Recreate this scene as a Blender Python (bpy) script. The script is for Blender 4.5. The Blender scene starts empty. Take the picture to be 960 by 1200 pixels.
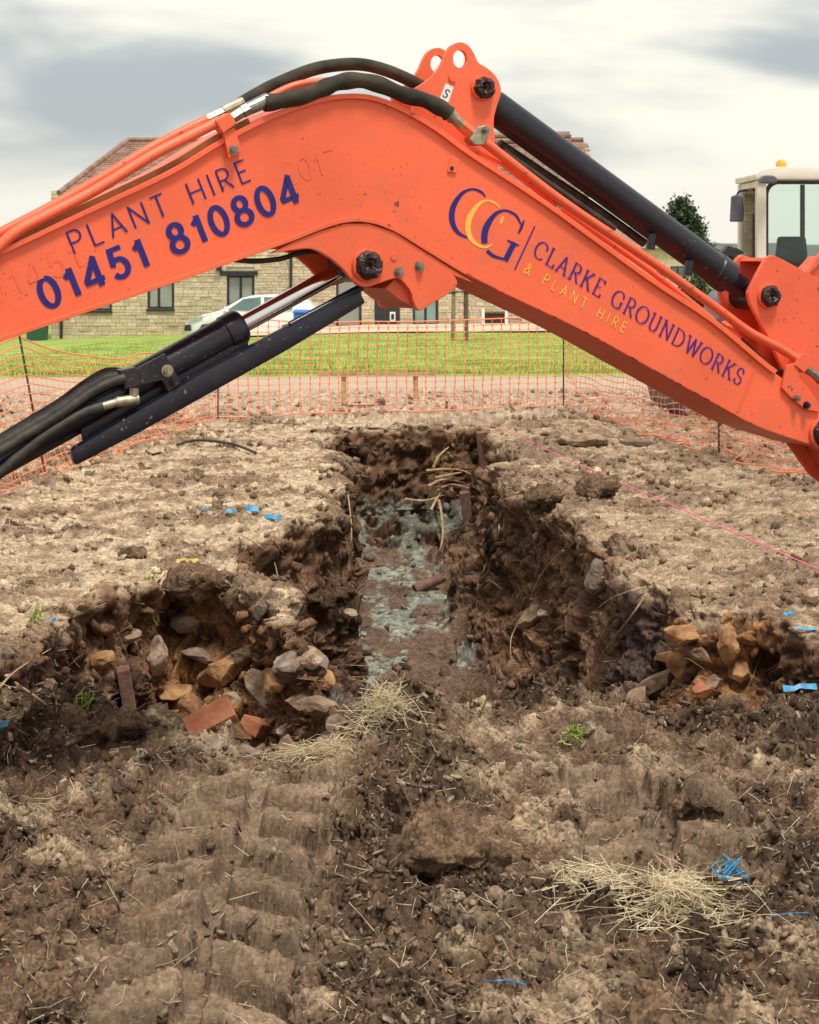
import bpy, math, random
import numpy as np
from mathutils import Vector, Matrix

# ------------------------------------------------------------------ camera, sky, sun, exposure
S = bpy.context.scene
COL = S.collection
F, HX, HY, EYE = 2000.0, 480.0, 300.0, 1.65        # focal length in photo pixels, horizon pixel, eye height
cam_d = bpy.data.cameras.new('camera'); cam = bpy.data.objects.new('camera', cam_d); COL.objects.link(cam)
cam.location = (0, 0, EYE); cam.rotation_euler = (math.radians(90), 0, 0)
cam_d.sensor_fit = 'VERTICAL'; cam_d.sensor_height = 36.0; cam_d.sensor_width = 28.8; cam_d.lens = F * 36 / 1200
cam_d.shift_y = -0.25; cam_d.clip_start = 0.05; cam_d.clip_end = 3000
cam_d.dof.use_dof = True; cam_d.dof.focus_distance = 6.6; cam_d.dof.aperture_fstop = 16.0
S.camera = cam

SUN_EL, SUN_AZ = math.radians(68), math.radians(150)     # azimuth measured from +Y towards +X: behind and to the right of the camera
W = bpy.data.worlds.new('World'); S.world = W; W.use_nodes = True
wn, wl = W.node_tree.nodes, W.node_tree.links
wn.clear()
out = wn.new('ShaderNodeOutputWorld'); bg = wn.new('ShaderNodeBackground'); bg.inputs['Strength'].default_value = 0.12
sky = wn.new('ShaderNodeTexSky'); sky.sky_type = 'NISHITA'; sky.sun_disc = False
sky.sun_elevation = SUN_EL; sky.sun_rotation = SUN_AZ; sky.air_density = 1.2; sky.dust_density = 3.0
tc = wn.new('ShaderNodeTexCoord'); mp = wn.new('ShaderNodeMapping')
mp.inputs['Scale'].default_value = (1.0, 1.0, 3.4); mp.inputs['Location'].default_value = (-0.40, 0.0, 0.10)
nz = wn.new('ShaderNodeTexNoise'); nz.inputs['Scale'].default_value = 3.9; nz.inputs['Detail'].default_value = 4.0; nz.inputs['Roughness'].default_value = 0.5
nz.inputs['Distortion'].default_value = 0.25
rp = wn.new('ShaderNodeValToRGB')
rp.color_ramp.interpolation = 'EASE'
rp.color_ramp.elements[0].position = 0.33; rp.color_ramp.elements[0].color = (2.15, 2.33, 2.42, 1)
rp.color_ramp.elements[1].position = 0.56; rp.color_ramp.elements[1].color = (4.6, 4.48, 3.92, 1)
mx = wn.new('ShaderNodeMix'); mx.data_type = 'RGBA'; mx.inputs[0].default_value = 0.94
wl.new(tc.outputs['Generated'], mp.inputs['Vector']); wl.new(mp.outputs['Vector'], nz.inputs['Vector'])
wl.new(nz.outputs['Fac'], rp.inputs['Fac']); wl.new(sky.outputs['Color'], mx.inputs[6]); sx = wn.new('ShaderNodeSeparateXYZ'); wl.new(tc.outputs['Generated'], sx.inputs[0])      # low cloud thins to bright haze towards the horizon
hr = wn.new('ShaderNodeMapRange'); hr.interpolation_type = 'SMOOTHSTEP'; hr.inputs['From Min'].default_value = .02; hr.inputs['From Max'].default_value = .075; wl.new(sx.outputs['Z'], hr.inputs['Value'])
hm = wn.new('ShaderNodeMix'); hm.data_type = 'RGBA'; hm.inputs[6].default_value = (4.4, 4.28, 3.8, 1); wl.new(hr.outputs[0], hm.inputs[0]); wl.new(rp.outputs['Color'], hm.inputs[7]); wl.new(hm.outputs[2], mx.inputs[7])
wl.new(mx.outputs[2], bg.inputs['Color']); wl.new(bg.outputs['Background'], out.inputs['Surface'])

sd = bpy.data.lights.new('sun', 'SUN'); sd.energy = 2.0; sd.angle = math.radians(12); sd.color = (1.0, 0.95, 0.87)
sun = bpy.data.objects.new('sun', sd); COL.objects.link(sun)
sdir = Vector((math.sin(SUN_AZ) * math.cos(SUN_EL), math.cos(SUN_AZ) * math.cos(SUN_EL), math.sin(SUN_EL)))
sun.rotation_euler = sdir.to_track_quat('Z', 'Y').to_euler(); sun.location = (6, -8, 12)
S.view_settings.view_transform = 'Standard'; S.view_settings.look = 'None'
S.view_settings.exposure = 0.92; S.view_settings.gamma = 1.0; S.view_settings.use_curve_mapping = False

rnd = random.Random(7)
rng = np.random.default_rng(11)

# ------------------------------------------------------------------ numpy noise
def _h(ix, iy, iz):
    h = (ix.astype(np.uint32) * np.uint32(374761393) + iy.astype(np.uint32) * np.uint32(668265263) + iz.astype(np.uint32) * np.uint32(2147483647 - 5791))
    h = (h ^ (h >> np.uint32(13))) * np.uint32(1274126177)
    h = (h ^ (h >> np.uint32(15))) * np.uint32(2246822519)
    return ((h ^ (h >> np.uint32(16))) & np.uint32(0xFFFFFF)).astype(np.float32) * np.float32(1 / 8388607.5) - np.float32(1)
def noise3(x, y, z):
    x = np.asarray(x, np.float32); y = np.asarray(y, np.float32); z = np.asarray(z, np.float32)
    x, y, z = np.broadcast_arrays(x, y, z)
    fx, fy, fz = np.floor(x), np.floor(y), np.floor(z)
    ix, iy, iz = fx.astype(np.int32), fy.astype(np.int32), fz.astype(np.int32)
    u, v, w = x - fx, y - fy, z - fz
    u = u * u * (3 - 2 * u); v = v * v * (3 - 2 * v); w = w * w * (3 - 2 * w)
    r = 0
    for dz, wz in ((0, 1 - w), (1, w)):
        a = _h(ix, iy, iz + dz); b = _h(ix + 1, iy, iz + dz); c = _h(ix, iy + 1, iz + dz); d = _h(ix + 1, iy + 1, iz + dz)
        ab = a + (b - a) * u; cd = c + (d - c) * u
        r = r + (ab + (cd - ab) * v) * wz
    return r
def fbm(x, y, z, sc, oc=4, rough=0.5, seed=0.0):
    r = 0; a = 1.0; t = 0
    for k in range(oc):
        r = r + a * noise3(x * sc + seed + 17.3 * k, y * sc + seed * 1.7 - 9.1 * k, z * sc + 3.7 * k)
        t += a; a *= rough; sc *= 2.03
    return r / t
def worley2(x, y, cell, seed=0):
    gx, gy = x / cell, y / cell
    ix, iy = np.floor(gx).astype(np.int32), np.floor(gy).astype(np.int32)
    best = np.full(np.shape(gx), 9.0, np.float32); idv = np.zeros(np.shape(gx), np.float32)
    s0 = np.full_like(ix, seed); s1 = s0 + 7; s2 = s0 + 13
    for dx in (-1, 0, 1):
        for dy in (-1, 0, 1):
            jx, jy = ix + dx, iy + dy
            px = jx + .5 + .45 * _h(jx, jy, s0); py = jy + .5 + .45 * _h(jx, jy, s1)
            rr = _h(jx, jy, s2)
            d = np.sqrt((gx - px) ** 2 + (gy - py) ** 2)
            m = d < best
            best = np.where(m, d, best); idv = np.where(m, rr, idv)
    return best, idv
def worley3(x, y, z, cell, seed=0):
    gx, gy, gz_ = (np.asarray(q, np.float32) / np.float32(cell) for q in (x, y, z))
    ix, iy, iz = (np.floor(q).astype(np.int32) for q in (gx, gy, gz_))
    best = np.full(gx.shape, 9.0, np.float32); idv = np.zeros(gx.shape, np.float32)
    for dx in (-1, 0, 1):
        for dy in (-1, 0, 1):
            for dz in (-1, 0, 1):
                jx, jy, jz = ix + dx, iy + dy, iz + dz + 31 * seed; a = _h(jx, jy, jz); b = _h(jx + 57, jy, jz); c = _h(jx, jy + 91, jz)
                d = (gx - jx - .5 - .42 * a) ** 2 + (gy - jy - .5 - .42 * b) ** 2 + (gz_ - (iz + dz) - .5 - .42 * c) ** 2
                m = d < best; best = np.where(m, d, best); idv = np.where(m, _h(jx, jy, jz + 77), idv)
    return np.sqrt(best), idv
def sstep(a, b, x):
    t = np.clip((x - a) / (b - a), 0, 1); return t * t * (3 - 2 * t)

# ------------------------------------------------------------------ materials
MAT = {}
def mk(name):
    m = bpy.data.materials.new(name); m.use_nodes = True
    nt = m.node_tree; b = nt.nodes['Principled BSDF']; MAT[name] = m
    return m, nt, b
def mat(name, c, rough=0.6, metal=0.0, var=0.15, sc=8.0, bump=0.0, bsc=40.0, spec=0.5, coat=0.0, c2=None, lo=.35, hi=.65, det=5):
    m, nt, b = mk(name); n, l = nt.nodes, nt.links
    b.inputs['Roughness'].default_value = rough; b.inputs['Metallic'].default_value = metal
    b.inputs['Specular IOR Level'].default_value = spec; b.inputs['Coat Weight'].default_value = coat
    tcn = n.new('ShaderNodeTexCoord'); tx = n.new('ShaderNodeTexNoise'); tx.inputs['Scale'].default_value = sc; tx.inputs['Detail'].default_value = det
    l.new(tcn.outputs['Object'], tx.inputs['Vector'])
    r = n.new('ShaderNodeValToRGB'); l.new(tx.outputs['Fac'], r.inputs['Fac'])
    if c2 is None: c2 = tuple(min(1, v * (1 + var)) for v in c); c = tuple(v * (1 - var) for v in c)
    r.color_ramp.elements[0].position = lo; r.color_ramp.elements[0].color = (*c, 1)
    r.color_ramp.elements[1].position = hi; r.color_ramp.elements[1].color = (*c2, 1)
    l.new(r.outputs['Color'], b.inputs['Base Color'])
    if bump > 0:
        t2 = n.new('ShaderNodeTexNoise'); t2.inputs['Scale'].default_value = bsc; t2.inputs['Detail'].default_value = 4
        l.new(tcn.outputs['Object'], t2.inputs['Vector'])
        bp_ = n.new('ShaderNodeBump'); bp_.inputs['Strength'].default_value = 1.0; bp_.inputs['Distance'].default_value = bump
        l.new(t2.outputs['Fac'], bp_.inputs['Height']); l.new(bp_.outputs['Normal'], b.inputs['Normal'])
    return m
def mat_paint(name, c, chip, dirt, rough=0.38, chip_t=0.70, dirt_amt=0.35, sc=1.0):
    """painted steel with soft dirt, small chips and scuffs"""
    m, nt, b = mk(name); n, l = nt.nodes, nt.links
    tcn = n.new('ShaderNodeTexCoord')
    def tex(scale, det, ro=.55):
        t = n.new('ShaderNodeTexNoise'); t.inputs['Scale'].default_value = scale * sc; t.inputs['Detail'].default_value = det; t.inputs['Roughness'].default_value = ro
        l.new(tcn.outputs['Object'], t.inputs['Vector']); return t
    def rng_(t, a, b_):
        r = n.new('ShaderNodeMapRange'); r.inputs['From Min'].default_value = a; r.inputs['From Max'].default_value = b_; r.clamp = True
        l.new(t.outputs['Fac'], r.inputs['Value']); return r
    def mixc(f, a, col, k):
        mm = n.new('ShaderNodeMix'); mm.data_type = 'RGBA'; mul = n.new('ShaderNodeMath'); mul.operation = 'MULTIPLY'; mul.inputs[1].default_value = k
        l.new(f, mul.inputs[0]); l.new(mul.outputs[0], mm.inputs[0]); l.new(a, mm.inputs[6]); mm.inputs[7].default_value = (*col, 1); return mm.outputs[2]
    base = n.new('ShaderNodeRGB'); base.outputs[0].default_value = (*c, 1)
    o = mixc(rng_(tex(2.3, 6), .42, .75).outputs[0], base.outputs[0], tuple(v * .72 for v in c), .75)
    o = mixc(rng_(tex(5.0, 9, .68), .52, .72).outputs[0], o, dirt, dirt_amt)
    chips = rng_(tex(34, 4, .6), chip_t, chip_t + .03)
    o = mixc(chips.outputs[0], o, chip, .85)
    sp = rng_(tex(75, 2, .5), .69, .73); mk_ = rng_(tex(1.6, 4), .44, .58); sm = n.new('ShaderNodeMath'); sm.operation = 'MULTIPLY'; l.new(sp.outputs[0], sm.inputs[0]); l.new(mk_.outputs[0], sm.inputs[1])
    o = mixc(sm.outputs[0], o, (.16, .10, .065), .85)                       # flecks of dried mud
    mpn = n.new('ShaderNodeMapping'); mpn.inputs['Rotation'].default_value = (.3, .5, .2); mpn.inputs['Scale'].default_value = (3, 60, 90); l.new(tcn.outputs['Object'], mpn.inputs['Vector'])
    ts = n.new('ShaderNodeTexNoise'); ts.inputs['Scale'].default_value = 1.0; ts.inputs['Detail'].default_value = 2; l.new(mpn.outputs['Vector'], ts.inputs['Vector'])
    o = mixc(rng_(ts, .73, .77).outputs[0], o, tuple(min(1, v * .6 + .12) for v in c), .55)      # fine scratches
    l.new(o, b.inputs['Base Color'])
    rr = n.new('ShaderNodeMapRange'); rr.inputs['To Min'].default_value = rough - .08; rr.inputs['To Max'].default_value = rough + .2
    l.new(tex(7, 5).outputs['Fac'], rr.inputs['Value']); l.new(rr.outputs[0], b.inputs['Roughness'])
    bm_ = n.new('ShaderNodeBump'); bm_.inputs['Distance'].default_value = .0006; l.new(tex(60, 3).outputs['Fac'], bm_.inputs['Height']); l.new(bm_.outputs['Normal'], b.inputs['Normal'])
    return m
def mat_soil(name):
    m, nt, b = mk(name); n, l = nt.nodes, nt.links
    at = n.new('ShaderNodeAttribute'); at.attribute_name = 'Col'
    tcn = n.new('ShaderNodeTexCoord')
    t1 = n.new('ShaderNodeTexNoise'); t1.inputs['Scale'].default_value = 130; t1.inputs['Detail'].default_value = 6; t1.inputs['Roughness'].default_value = .7
    t2 = n.new('ShaderNodeTexVoronoi'); t2.inputs['Scale'].default_value = 95
    for t in (t1, t2): l.new(tcn.outputs['Object'], t.inputs['Vector'])
    r = n.new('ShaderNodeMapRange'); r.inputs['From Min'].default_value = .25; r.inputs['From Max'].default_value = .75; r.inputs['To Min'].default_value = .42; r.inputs['To Max'].default_value = 1.6
    l.new(t1.outputs['Fac'], r.inputs['Value'])
    hs = n.new('ShaderNodeSeparateColor'); l.new(t2.outputs['Color'], hs.inputs[0])
    r2 = n.new('ShaderNodeMapRange'); r2.inputs['To Min'].default_value = .6; r2.inputs['To Max'].default_value = 1.45; l.new(hs.outputs[0], r2.inputs['Value'])
    mu = n.new('ShaderNodeMath'); mu.operation = 'MULTIPLY'; l.new(r.outputs[0], mu.inputs[0]); l.new(r2.outputs[0], mu.inputs[1])
    am = n.new('ShaderNodeMix'); am.data_type = 'FLOAT'; am.inputs[2].default_value = 1.0       # pressed mud is smoother: less grain
    l.new(at.outputs['Alpha'], am.inputs[0]); l.new(mu.outputs[0], am.inputs[3])
    vm = n.new('ShaderNodeVectorMath'); vm.operation = 'SCALE'; l.new(at.outputs['Color'], vm.inputs[0]); l.new(am.outputs[0], vm.inputs['Scale'])
    l.new(vm.outputs[0], b.inputs['Base Color']); b.inputs['Roughness'].default_value = .92; b.inputs['Specular IOR Level'].default_value = .25
    bp_ = n.new('ShaderNodeBump'); bp_.inputs['Distance'].default_value = .009; bp_.inputs['Strength'].default_value = .9
    l.new(t1.outputs['Fac'], bp_.inputs['Height']); l.new(bp_.outputs['Normal'], b.inputs['Normal'])
    bs = n.new('ShaderNodeMath'); bs.operation = 'MULTIPLY'; bs.inputs[1].default_value = .9; l.new(at.outputs['Alpha'], bs.inputs[0]); l.new(bs.outputs[0], bp_.inputs['Strength'])
    return m
ORANGE = (0.90, 0.145, 0.060)
mat_paint('orange_paint', ORANGE, (.10, .03, .02), (.50, .15, .08), chip_t=.69, dirt_amt=.5)
mat_paint('edge_worn', (.55, .08, .035), (.02, .012, .012), (.10, .04, .03), chip_t=.55, dirt_amt=.6)
mat_paint('orange_worn', (.82, .125, .055), (.05, .03, .03), (.34, .15, .09), chip_t=.66, dirt_amt=.55)
mat_paint('black_paint', (.009, .009, .020), (.22, .17, .12), (.05, .035, .03), rough=.24, chip_t=.665, dirt_amt=.5)
mat_paint('cylinder_black', (.010, .009, .018), (.05, .05, .06), (.02, .018, .022), rough=.30, chip_t=.76, dirt_amt=.3)
mat('chrome', (.75, .75, .78), rough=.09, metal=1.0, var=.03)
mat('steel', (.30, .29, .27), rough=.45, metal=1.0, var=.2, sc=60)
mat('zinc', (.40, .35, .26), rough=.5, metal=.8, var=.25, sc=60)
mat('rubber', (.016, .015, .015), rough=.62, var=.4, sc=25, bump=.002, bsc=50, c2=(.05, .042, .03))
mat('fabric_hose', (.014, .012, .010), rough=.85, bump=.004, bsc=28, c2=(.055, .045, .022), sc=12)
mat('grease', (.010, .006, .007), rough=.30, var=.4, sc=40, bump=.012, bsc=55, c2=(.05, .022, .02))
mat('decal_blue', (.010, .008, .17), rough=.40, var=.12, sc=20)
mat('decal_purple', (.055, .006, .20), rough=.40, var=.12, sc=20)
mat('decal_yellow', (.95, .47, .08), rough=.45, var=.10, sc=20)
mat('decal_ghost', (.76, .125, .052), rough=.5, sc=10, c2=(.89, .143, .059))
mat('sticker_white', (.80, .80, .78), rough=.4, var=.06)
mat('tan_dirt', (.36, .17, .07), rough=.85, var=.35, sc=9, bump=.002)
mat('cream_paint', (.74, .70, .60), rough=.42, var=.07, sc=5)
mat('dark_plastic', (.035, .035, .045), rough=.5, var=.2)
mat('grey_plastic', (.10, .10, .13), rough=.4, var=.2)
mat('seat_cloth', (.03, .055, .06), rough=.9, var=.3)
mat('amber', (.95, .36, .02), rough=.25, var=.05)
mat('net_orange', (.92, .25, .12), rough=.55, var=.12, sc=4)
mat('post_rust', (.07, .035, .025), rough=.8, var=.4, sc=20)
mat('timber', (.42, .30, .16), rough=.8, var=.25, sc=12)
mat('dark_timber', (.12, .085, .06), rough=.85, var=.3, sc=12)
mat('string_pink', (.85, .14, .30), rough=.7, var=.05)
mat('blue_plastic', (.02, .23, .43), rough=.45, var=.3, sc=30, bump=.002)
mat('yellow_scrap', (.42, .28, .05), rough=.6, var=.3, sc=20)
mat('straw', (.40, .30, .17), rough=.8, sc=14, c2=(.72, .62, .42), lo=.3, hi=.7)
mat('root', (.30, .185, .09), rough=.85, sc=20, c2=(.46, .32, .17))
mat('brick', (.30, .095, .045), rough=.9, sc=18, c2=(.40, .17, .085), bump=.004, bsc=60)
mat('brick_dark', (.12, .055, .04), rough=.9, sc=16, c2=(.20, .11, .075), bump=.004, bsc=60)
mat('stone_pale', (.24, .15, .085), rough=.93, sc=11, c2=(.52, .41, .30), bump=.012, bsc=38, lo=.38, hi=.60, det=8)
mat('stone_orange', (.20, .09, .035), rough=.93, sc=11, c2=(.40, .22, .10), bump=.012, bsc=38, lo=.38, hi=.60, det=8)
mat('stone_brown', (.15, .092, .055), rough=.93, sc=11, c2=(.30, .205, .135), bump=.012, bsc=38, lo=.38, hi=.60, det=8)
mat('stone_grey', (.15, .10, .07), rough=.93, sc=11, c2=(.30, .235, .185), bump=.012, bsc=38, lo=.38, hi=.60, det=8)
mat('weed', (.16, .24, .035), rough=.7, sc=30, c2=(.30, .36, .06))
mat('pipe_black', (.02, .02, .025), rough=.5, var=.2)
mat('mortar', (.46, .38, .27), rough=.95, var=.12, sc=3)
for i, c in enumerate(((.62, .51, .35), (.57, .46, .31), (.67, .56, .40), (.52, .41, .27), (.60, .47, .30), (.55, .47, .36))):
    mat('wall_stone_%d' % i, c, rough=.93, var=.14, sc=4)
mat('roof_tile', (.19, .105, .075), rough=.9, sc=3, c2=(.32, .20, .15))
mat('frame_dark', (.022, .018, .028), rough=.5, var=.15)
mat('door_dark', (.030, .027, .031), rough=.55, var=.15)
mat('win_glass', (.30, .32, .30), rough=.06, var=.12, sc=1.2, spec=.8)
mat('glass_green', (.22, .34, .31), rough=.06, var=.2, sc=1.2, spec=.8)
mat('car_white', (.78, .79, .80), rough=.22, var=.02, coat=.6)
mat('car_glass', (.10, .16, .16), rough=.05, var=.2, sc=1.5, spec=.8)
mat('headlamp', (.55, .58, .60), rough=.12, metal=.5, var=.25, sc=9)
mat('wheel_rim', (.42, .42, .44), rough=.35, metal=.8, var=.1)
mat('blue_box', (.02, .14, .50), rough=.5, var=.1)
mat('bin_green', (.02, .10, .06), rough=.5, var=.15)
mat('lawn', (.15, .23, .025), rough=.9, sc=1.6, c2=(.33, .40, .075), bump=.02, bsc=25, det=8)
mat('paving', (.50, .41, .29), rough=.95, var=.12, sc=1.5)
mat('conifer_leaf', (.018, .038, .016), rough=.8, sc=2.5, c2=(.06, .09, .03))
mat('hedge_leaf', (.022, .04, .012), rough=.8, sc=2.5, c2=(.07, .09, .03))
mat('bark', (.12, .085, .06), rough=.95, var=.3, sc=10)
mat('bark_pale', (.26, .20, .14), rough=.95, var=.3, sc=10)
mat('hill', (.07, .085, .08), rough=1, sc=.02, c2=(.12, .125, .10))
mat('field_red', (.26, .15, .10), rough=1, var=.15, sc=.05)
mat_soil('soil')
# cab glass: tinted, see-through
m, nt, b = mk('cab_glass'); n, l = nt.nodes, nt.links; n.remove(b)
tr = n.new('ShaderNodeBsdfTransparent'); tr.inputs[0].default_value = (.93, .97, .955, 1)
gl = n.new('ShaderNodeBsdfGlossy'); gl.inputs['Roughness'].default_value = .02
fr = n.new('ShaderNodeFresnel'); fr.inputs['IOR'].default_value = 1.45; ms = n.new('ShaderNodeMixShader')
l.new(fr.outputs[0], ms.inputs[0]); l.new(tr.outputs[0], ms.inputs[1]); l.new(gl.outputs[0], ms.inputs[2]); l.new(ms.outputs[0], n['Material Output'].inputs['Surface'])

# ------------------------------------------------------------------ mesh helpers
def tag(o, label=None, cat=None, group=None, kind=None):
    if label: o['label'] = label
    if cat: o['category'] = cat
    if group: o['group'] = group
    if kind: o['kind'] = kind
    return o
def empty(name, loc, label, cat, group=None):
    o = bpy.data.objects.new(name, None); COL.objects.link(o); o.location = loc; o.empty_display_size = .2
    return tag(o, label, cat, group)
def link(name, me, parent=None):
    o = bpy.data.objects.new(name, me); COL.objects.link(o)
    if parent is not None:
        o.parent = parent; o.matrix_parent_inverse = Matrix.Translation(-world_loc(parent))
    return o
def world_loc(o):
    v = Vector(o.location) if o.type == 'EMPTY' else Vector((0, 0, 0))
    return v
def np_mesh(name, V, Fa, mat_, smooth=False, col=None, alpha=None):
    V = np.asarray(V, np.float32); Fa = np.asarray(Fa, np.int32); k = Fa.shape[1]
    me = bpy.data.meshes.new(name); me.vertices.add(len(V)); me.vertices.foreach_set('co', V.ravel())
    me.loops.add(Fa.size); me.loops.foreach_set('vertex_index', Fa.ravel())
    me.polygons.add(len(Fa)); me.polygons.foreach_set('loop_start', np.arange(0, Fa.size, k, dtype=np.int32))
    if smooth: me.polygons.foreach_set('use_smooth', np.ones(len(Fa), bool))
    me.update(calc_edges=True)
    if col is not None:
        a = me.color_attributes.new('Col', 'FLOAT_COLOR', 'POINT')
        c4 = np.ones((len(V), 4), np.float32); c4[:, :3] = col
        if alpha is not None: c4[:, 3] = alpha
        a.data.foreach_set('color', c4.ravel())
    me.materials.append(MAT[mat_]); return me
class MB:
    def __init__(s): s.v = []; s.f = []
    def add(s, vs, fs):
        b = len(s.v); s.v += [tuple(q) for q in vs]; s.f += [tuple(i + b for i in f) for f in fs]; return s
    def box(s, x0, x1, y0, y1, z0, z1):
        vs = [(x, y, z) for z in (z0, z1) for y in (y0, y1) for x in (x0, x1)]
        return s.add(vs, [(0, 2, 3, 1), (4, 5, 7, 6), (0, 1, 5, 4), (2, 6, 7, 3), (0, 4, 6, 2), (1, 3, 7, 5)])
    def prism(s, front, back):
        n = len(front)
        fs = [tuple(range(n)), tuple(range(2 * n - 1, n - 1, -1))] + [(i, n + i, n + (i + 1) % n, (i + 1) % n) for i in range(n)]
        return s.add(list(front) + list(back), fs)
    def strip(s, A, B, A2, B2):       # solid ribbon: front pair of polylines A,B and back pair A2,B2
        n = len(A); vs = list(A) + list(B) + list(A2) + list(B2); fs = []
        for i in range(n - 1):
            fs += [(i, n + i, n + i + 1, i + 1), (2 * n + i, 2 * n + i + 1, 3 * n + i + 1, 3 * n + i),
                   (i, i + 1, 2 * n + i + 1, 2 * n + i), (n + i, 3 * n + i, 3 * n + i + 1, n + i + 1)]
        fs += [(0, 2 * n, 3 * n, n), (n - 1, 2 * n - 1, 4 * n - 1, 3 * n - 1)]
        return s.add(vs, fs)
    def tube(s, path, r, seg=12, cap=True):
        P = [Vector(p) for p in path]; n = len(P)
        R = [r] * n if not hasattr(r, '__len__') else list(r)
        vs = []; prev = None
        for i in range(n):
            t = (P[min(i + 1, n - 1)] - P[max(i - 1, 0)]).normalized()
            if prev is None:
                ref = Vector((0, 0, 1)) if abs(t.z) < .9 else Vector((1, 0, 0)); u = t.cross(ref).normalized()
            else:
                u = (prev - t * prev.dot(t)).normalized()
            prev = u; w = t.cross(u)
            for k in range(seg):
                a = 2 * math.pi * k / seg; vs.append(P[i] + (u * math.cos(a) + w * math.sin(a)) * R[i])
        fs = []
        for i in range(n - 1):
            for k in range(seg):
                k2 = (k + 1) % seg; fs.append((i * seg + k, i * seg + k2, (i + 1) * seg + k2, (i + 1) * seg + k))
        if cap: fs += [tuple(range(seg - 1, -1, -1)), tuple((n - 1) * seg + k for k in range(seg))]
        return s.add(vs, fs)
    def mesh(s, name, mat_, smooth=False, bevel=0):
        me = bpy.data.meshes.new(name); me.from_pydata(s.v, [], s.f); me.update()
        import bmesh
        bm = bmesh.new(); bm.from_mesh(me); bmesh.ops.recalc_face_normals(bm, faces=bm.faces)
        if bevel > 0:
            es = [e for e in bm.edges if len(e.link_faces) == 2 and e.calc_face_angle(0) > .5]
            bmesh.ops.bevel(bm, geom=es, offset=bevel, segments=2, affect='EDGES', profile=.6)
        for e in bm.edges:
            if len(e.link_faces) == 2 and e.calc_face_angle(0) > .7: e.smooth = False
        bm.to_mesh(me); bm.free()
        if smooth:
            for p in me.polygons: p.use_smooth = True
        me.materials.append(MAT[mat_]); return me
    def build(s, name, mat_, parent=None, smooth=False, bevel=0):
        return link(name, s.mesh(name, mat_, smooth, bevel), parent)
def smooth_path(P, n=6):
    P = [Vector(p) for p in P]; out_ = []
    for i in range(len(P) - 1):
        p0, p1, p2, p3 = P[max(i - 1, 0)], P[i], P[i + 1], P[min(i + 2, len(P) - 1)]
        for k in range(n):
            t = k / n
            out_.append(.5 * ((2 * p1) + (p2 - p0) * t + (2 * p0 - 5 * p1 + 4 * p2 - p3) * t * t + (3 * p1 - p0 - 3 * p2 + p3) * t ** 3))
    return out_ + [P[-1]]
def at(x, y, D):       # photo pixel and distance -> point
    return Vector(((x - HX) / F * D, D, EYE - (y - HY) / F * D))

# ------------------------------------------------------------------ terrain heights
def base_h(X, Y):
    zb = np.where(X < -1.1, -0.6 + .0445 * (X + 1.1), -0.6 + .008 * (X + 1.1)); zb = np.clip(zb, -1.6, -.45)
    t = np.clip((Y - 21) / 34, 0, 1)
    return zb * t - .02 * sstep(18, 22, Y)
def interp(x, pts):
    a = np.array(pts); o = np.argsort(a[:, 0]); return np.interp(x, a[o, 0], a[o, 1])
LIP_L = [(16.5, -.79), (14.5, -.66), (12.7, -.53), (11.5, -.47), (11.0, -.55), (10.6, -.80), (10.2, -.96), (9.7, -1.05), (9.0, -.90), (8.5, -.66), (8.1, -.5), (7.2, -.36), (6.2, -.26)]
LIP_R = [(16.5, .91), (14.5, .80), (12.7, .74), (11.6, .88), (10.6, 1.17), (9.7, 1.36), (9.1, 1.22), (8.6, 1.42), (8.05, 1.55), (7.4, 1.50), (6.8, 1.2), (6.2, .8)]
B_FAR = [(-4, 6.3), (-2.3, 6.7), (-1.72, 7.2), (-1.57, 8.2), (-1.26, 9.0), (-.9, 8.8), (-.67, 8.45), (-.5, 8.1), (-.3, 7.4), (-.1, 6.7), (.2, 6.3)]
B_NEAR = [(-4, 6.0), (-1.44, 6.0), (-1.18, 6.2), (-.72, 5.75), (-.45, 5.65), (0, 6.1)]
C_FAR = [(.7, 8.7), (1.3, 8.4), (1.55, 8.05), (1.8, 7.5), (2.2, 7.1), (2.8, 6.6), (3.6, 6.2)]
def prof(t):
    t = np.clip(t, 0, 1); return .55 * sstep(0, .32, t) + .45 * t
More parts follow.
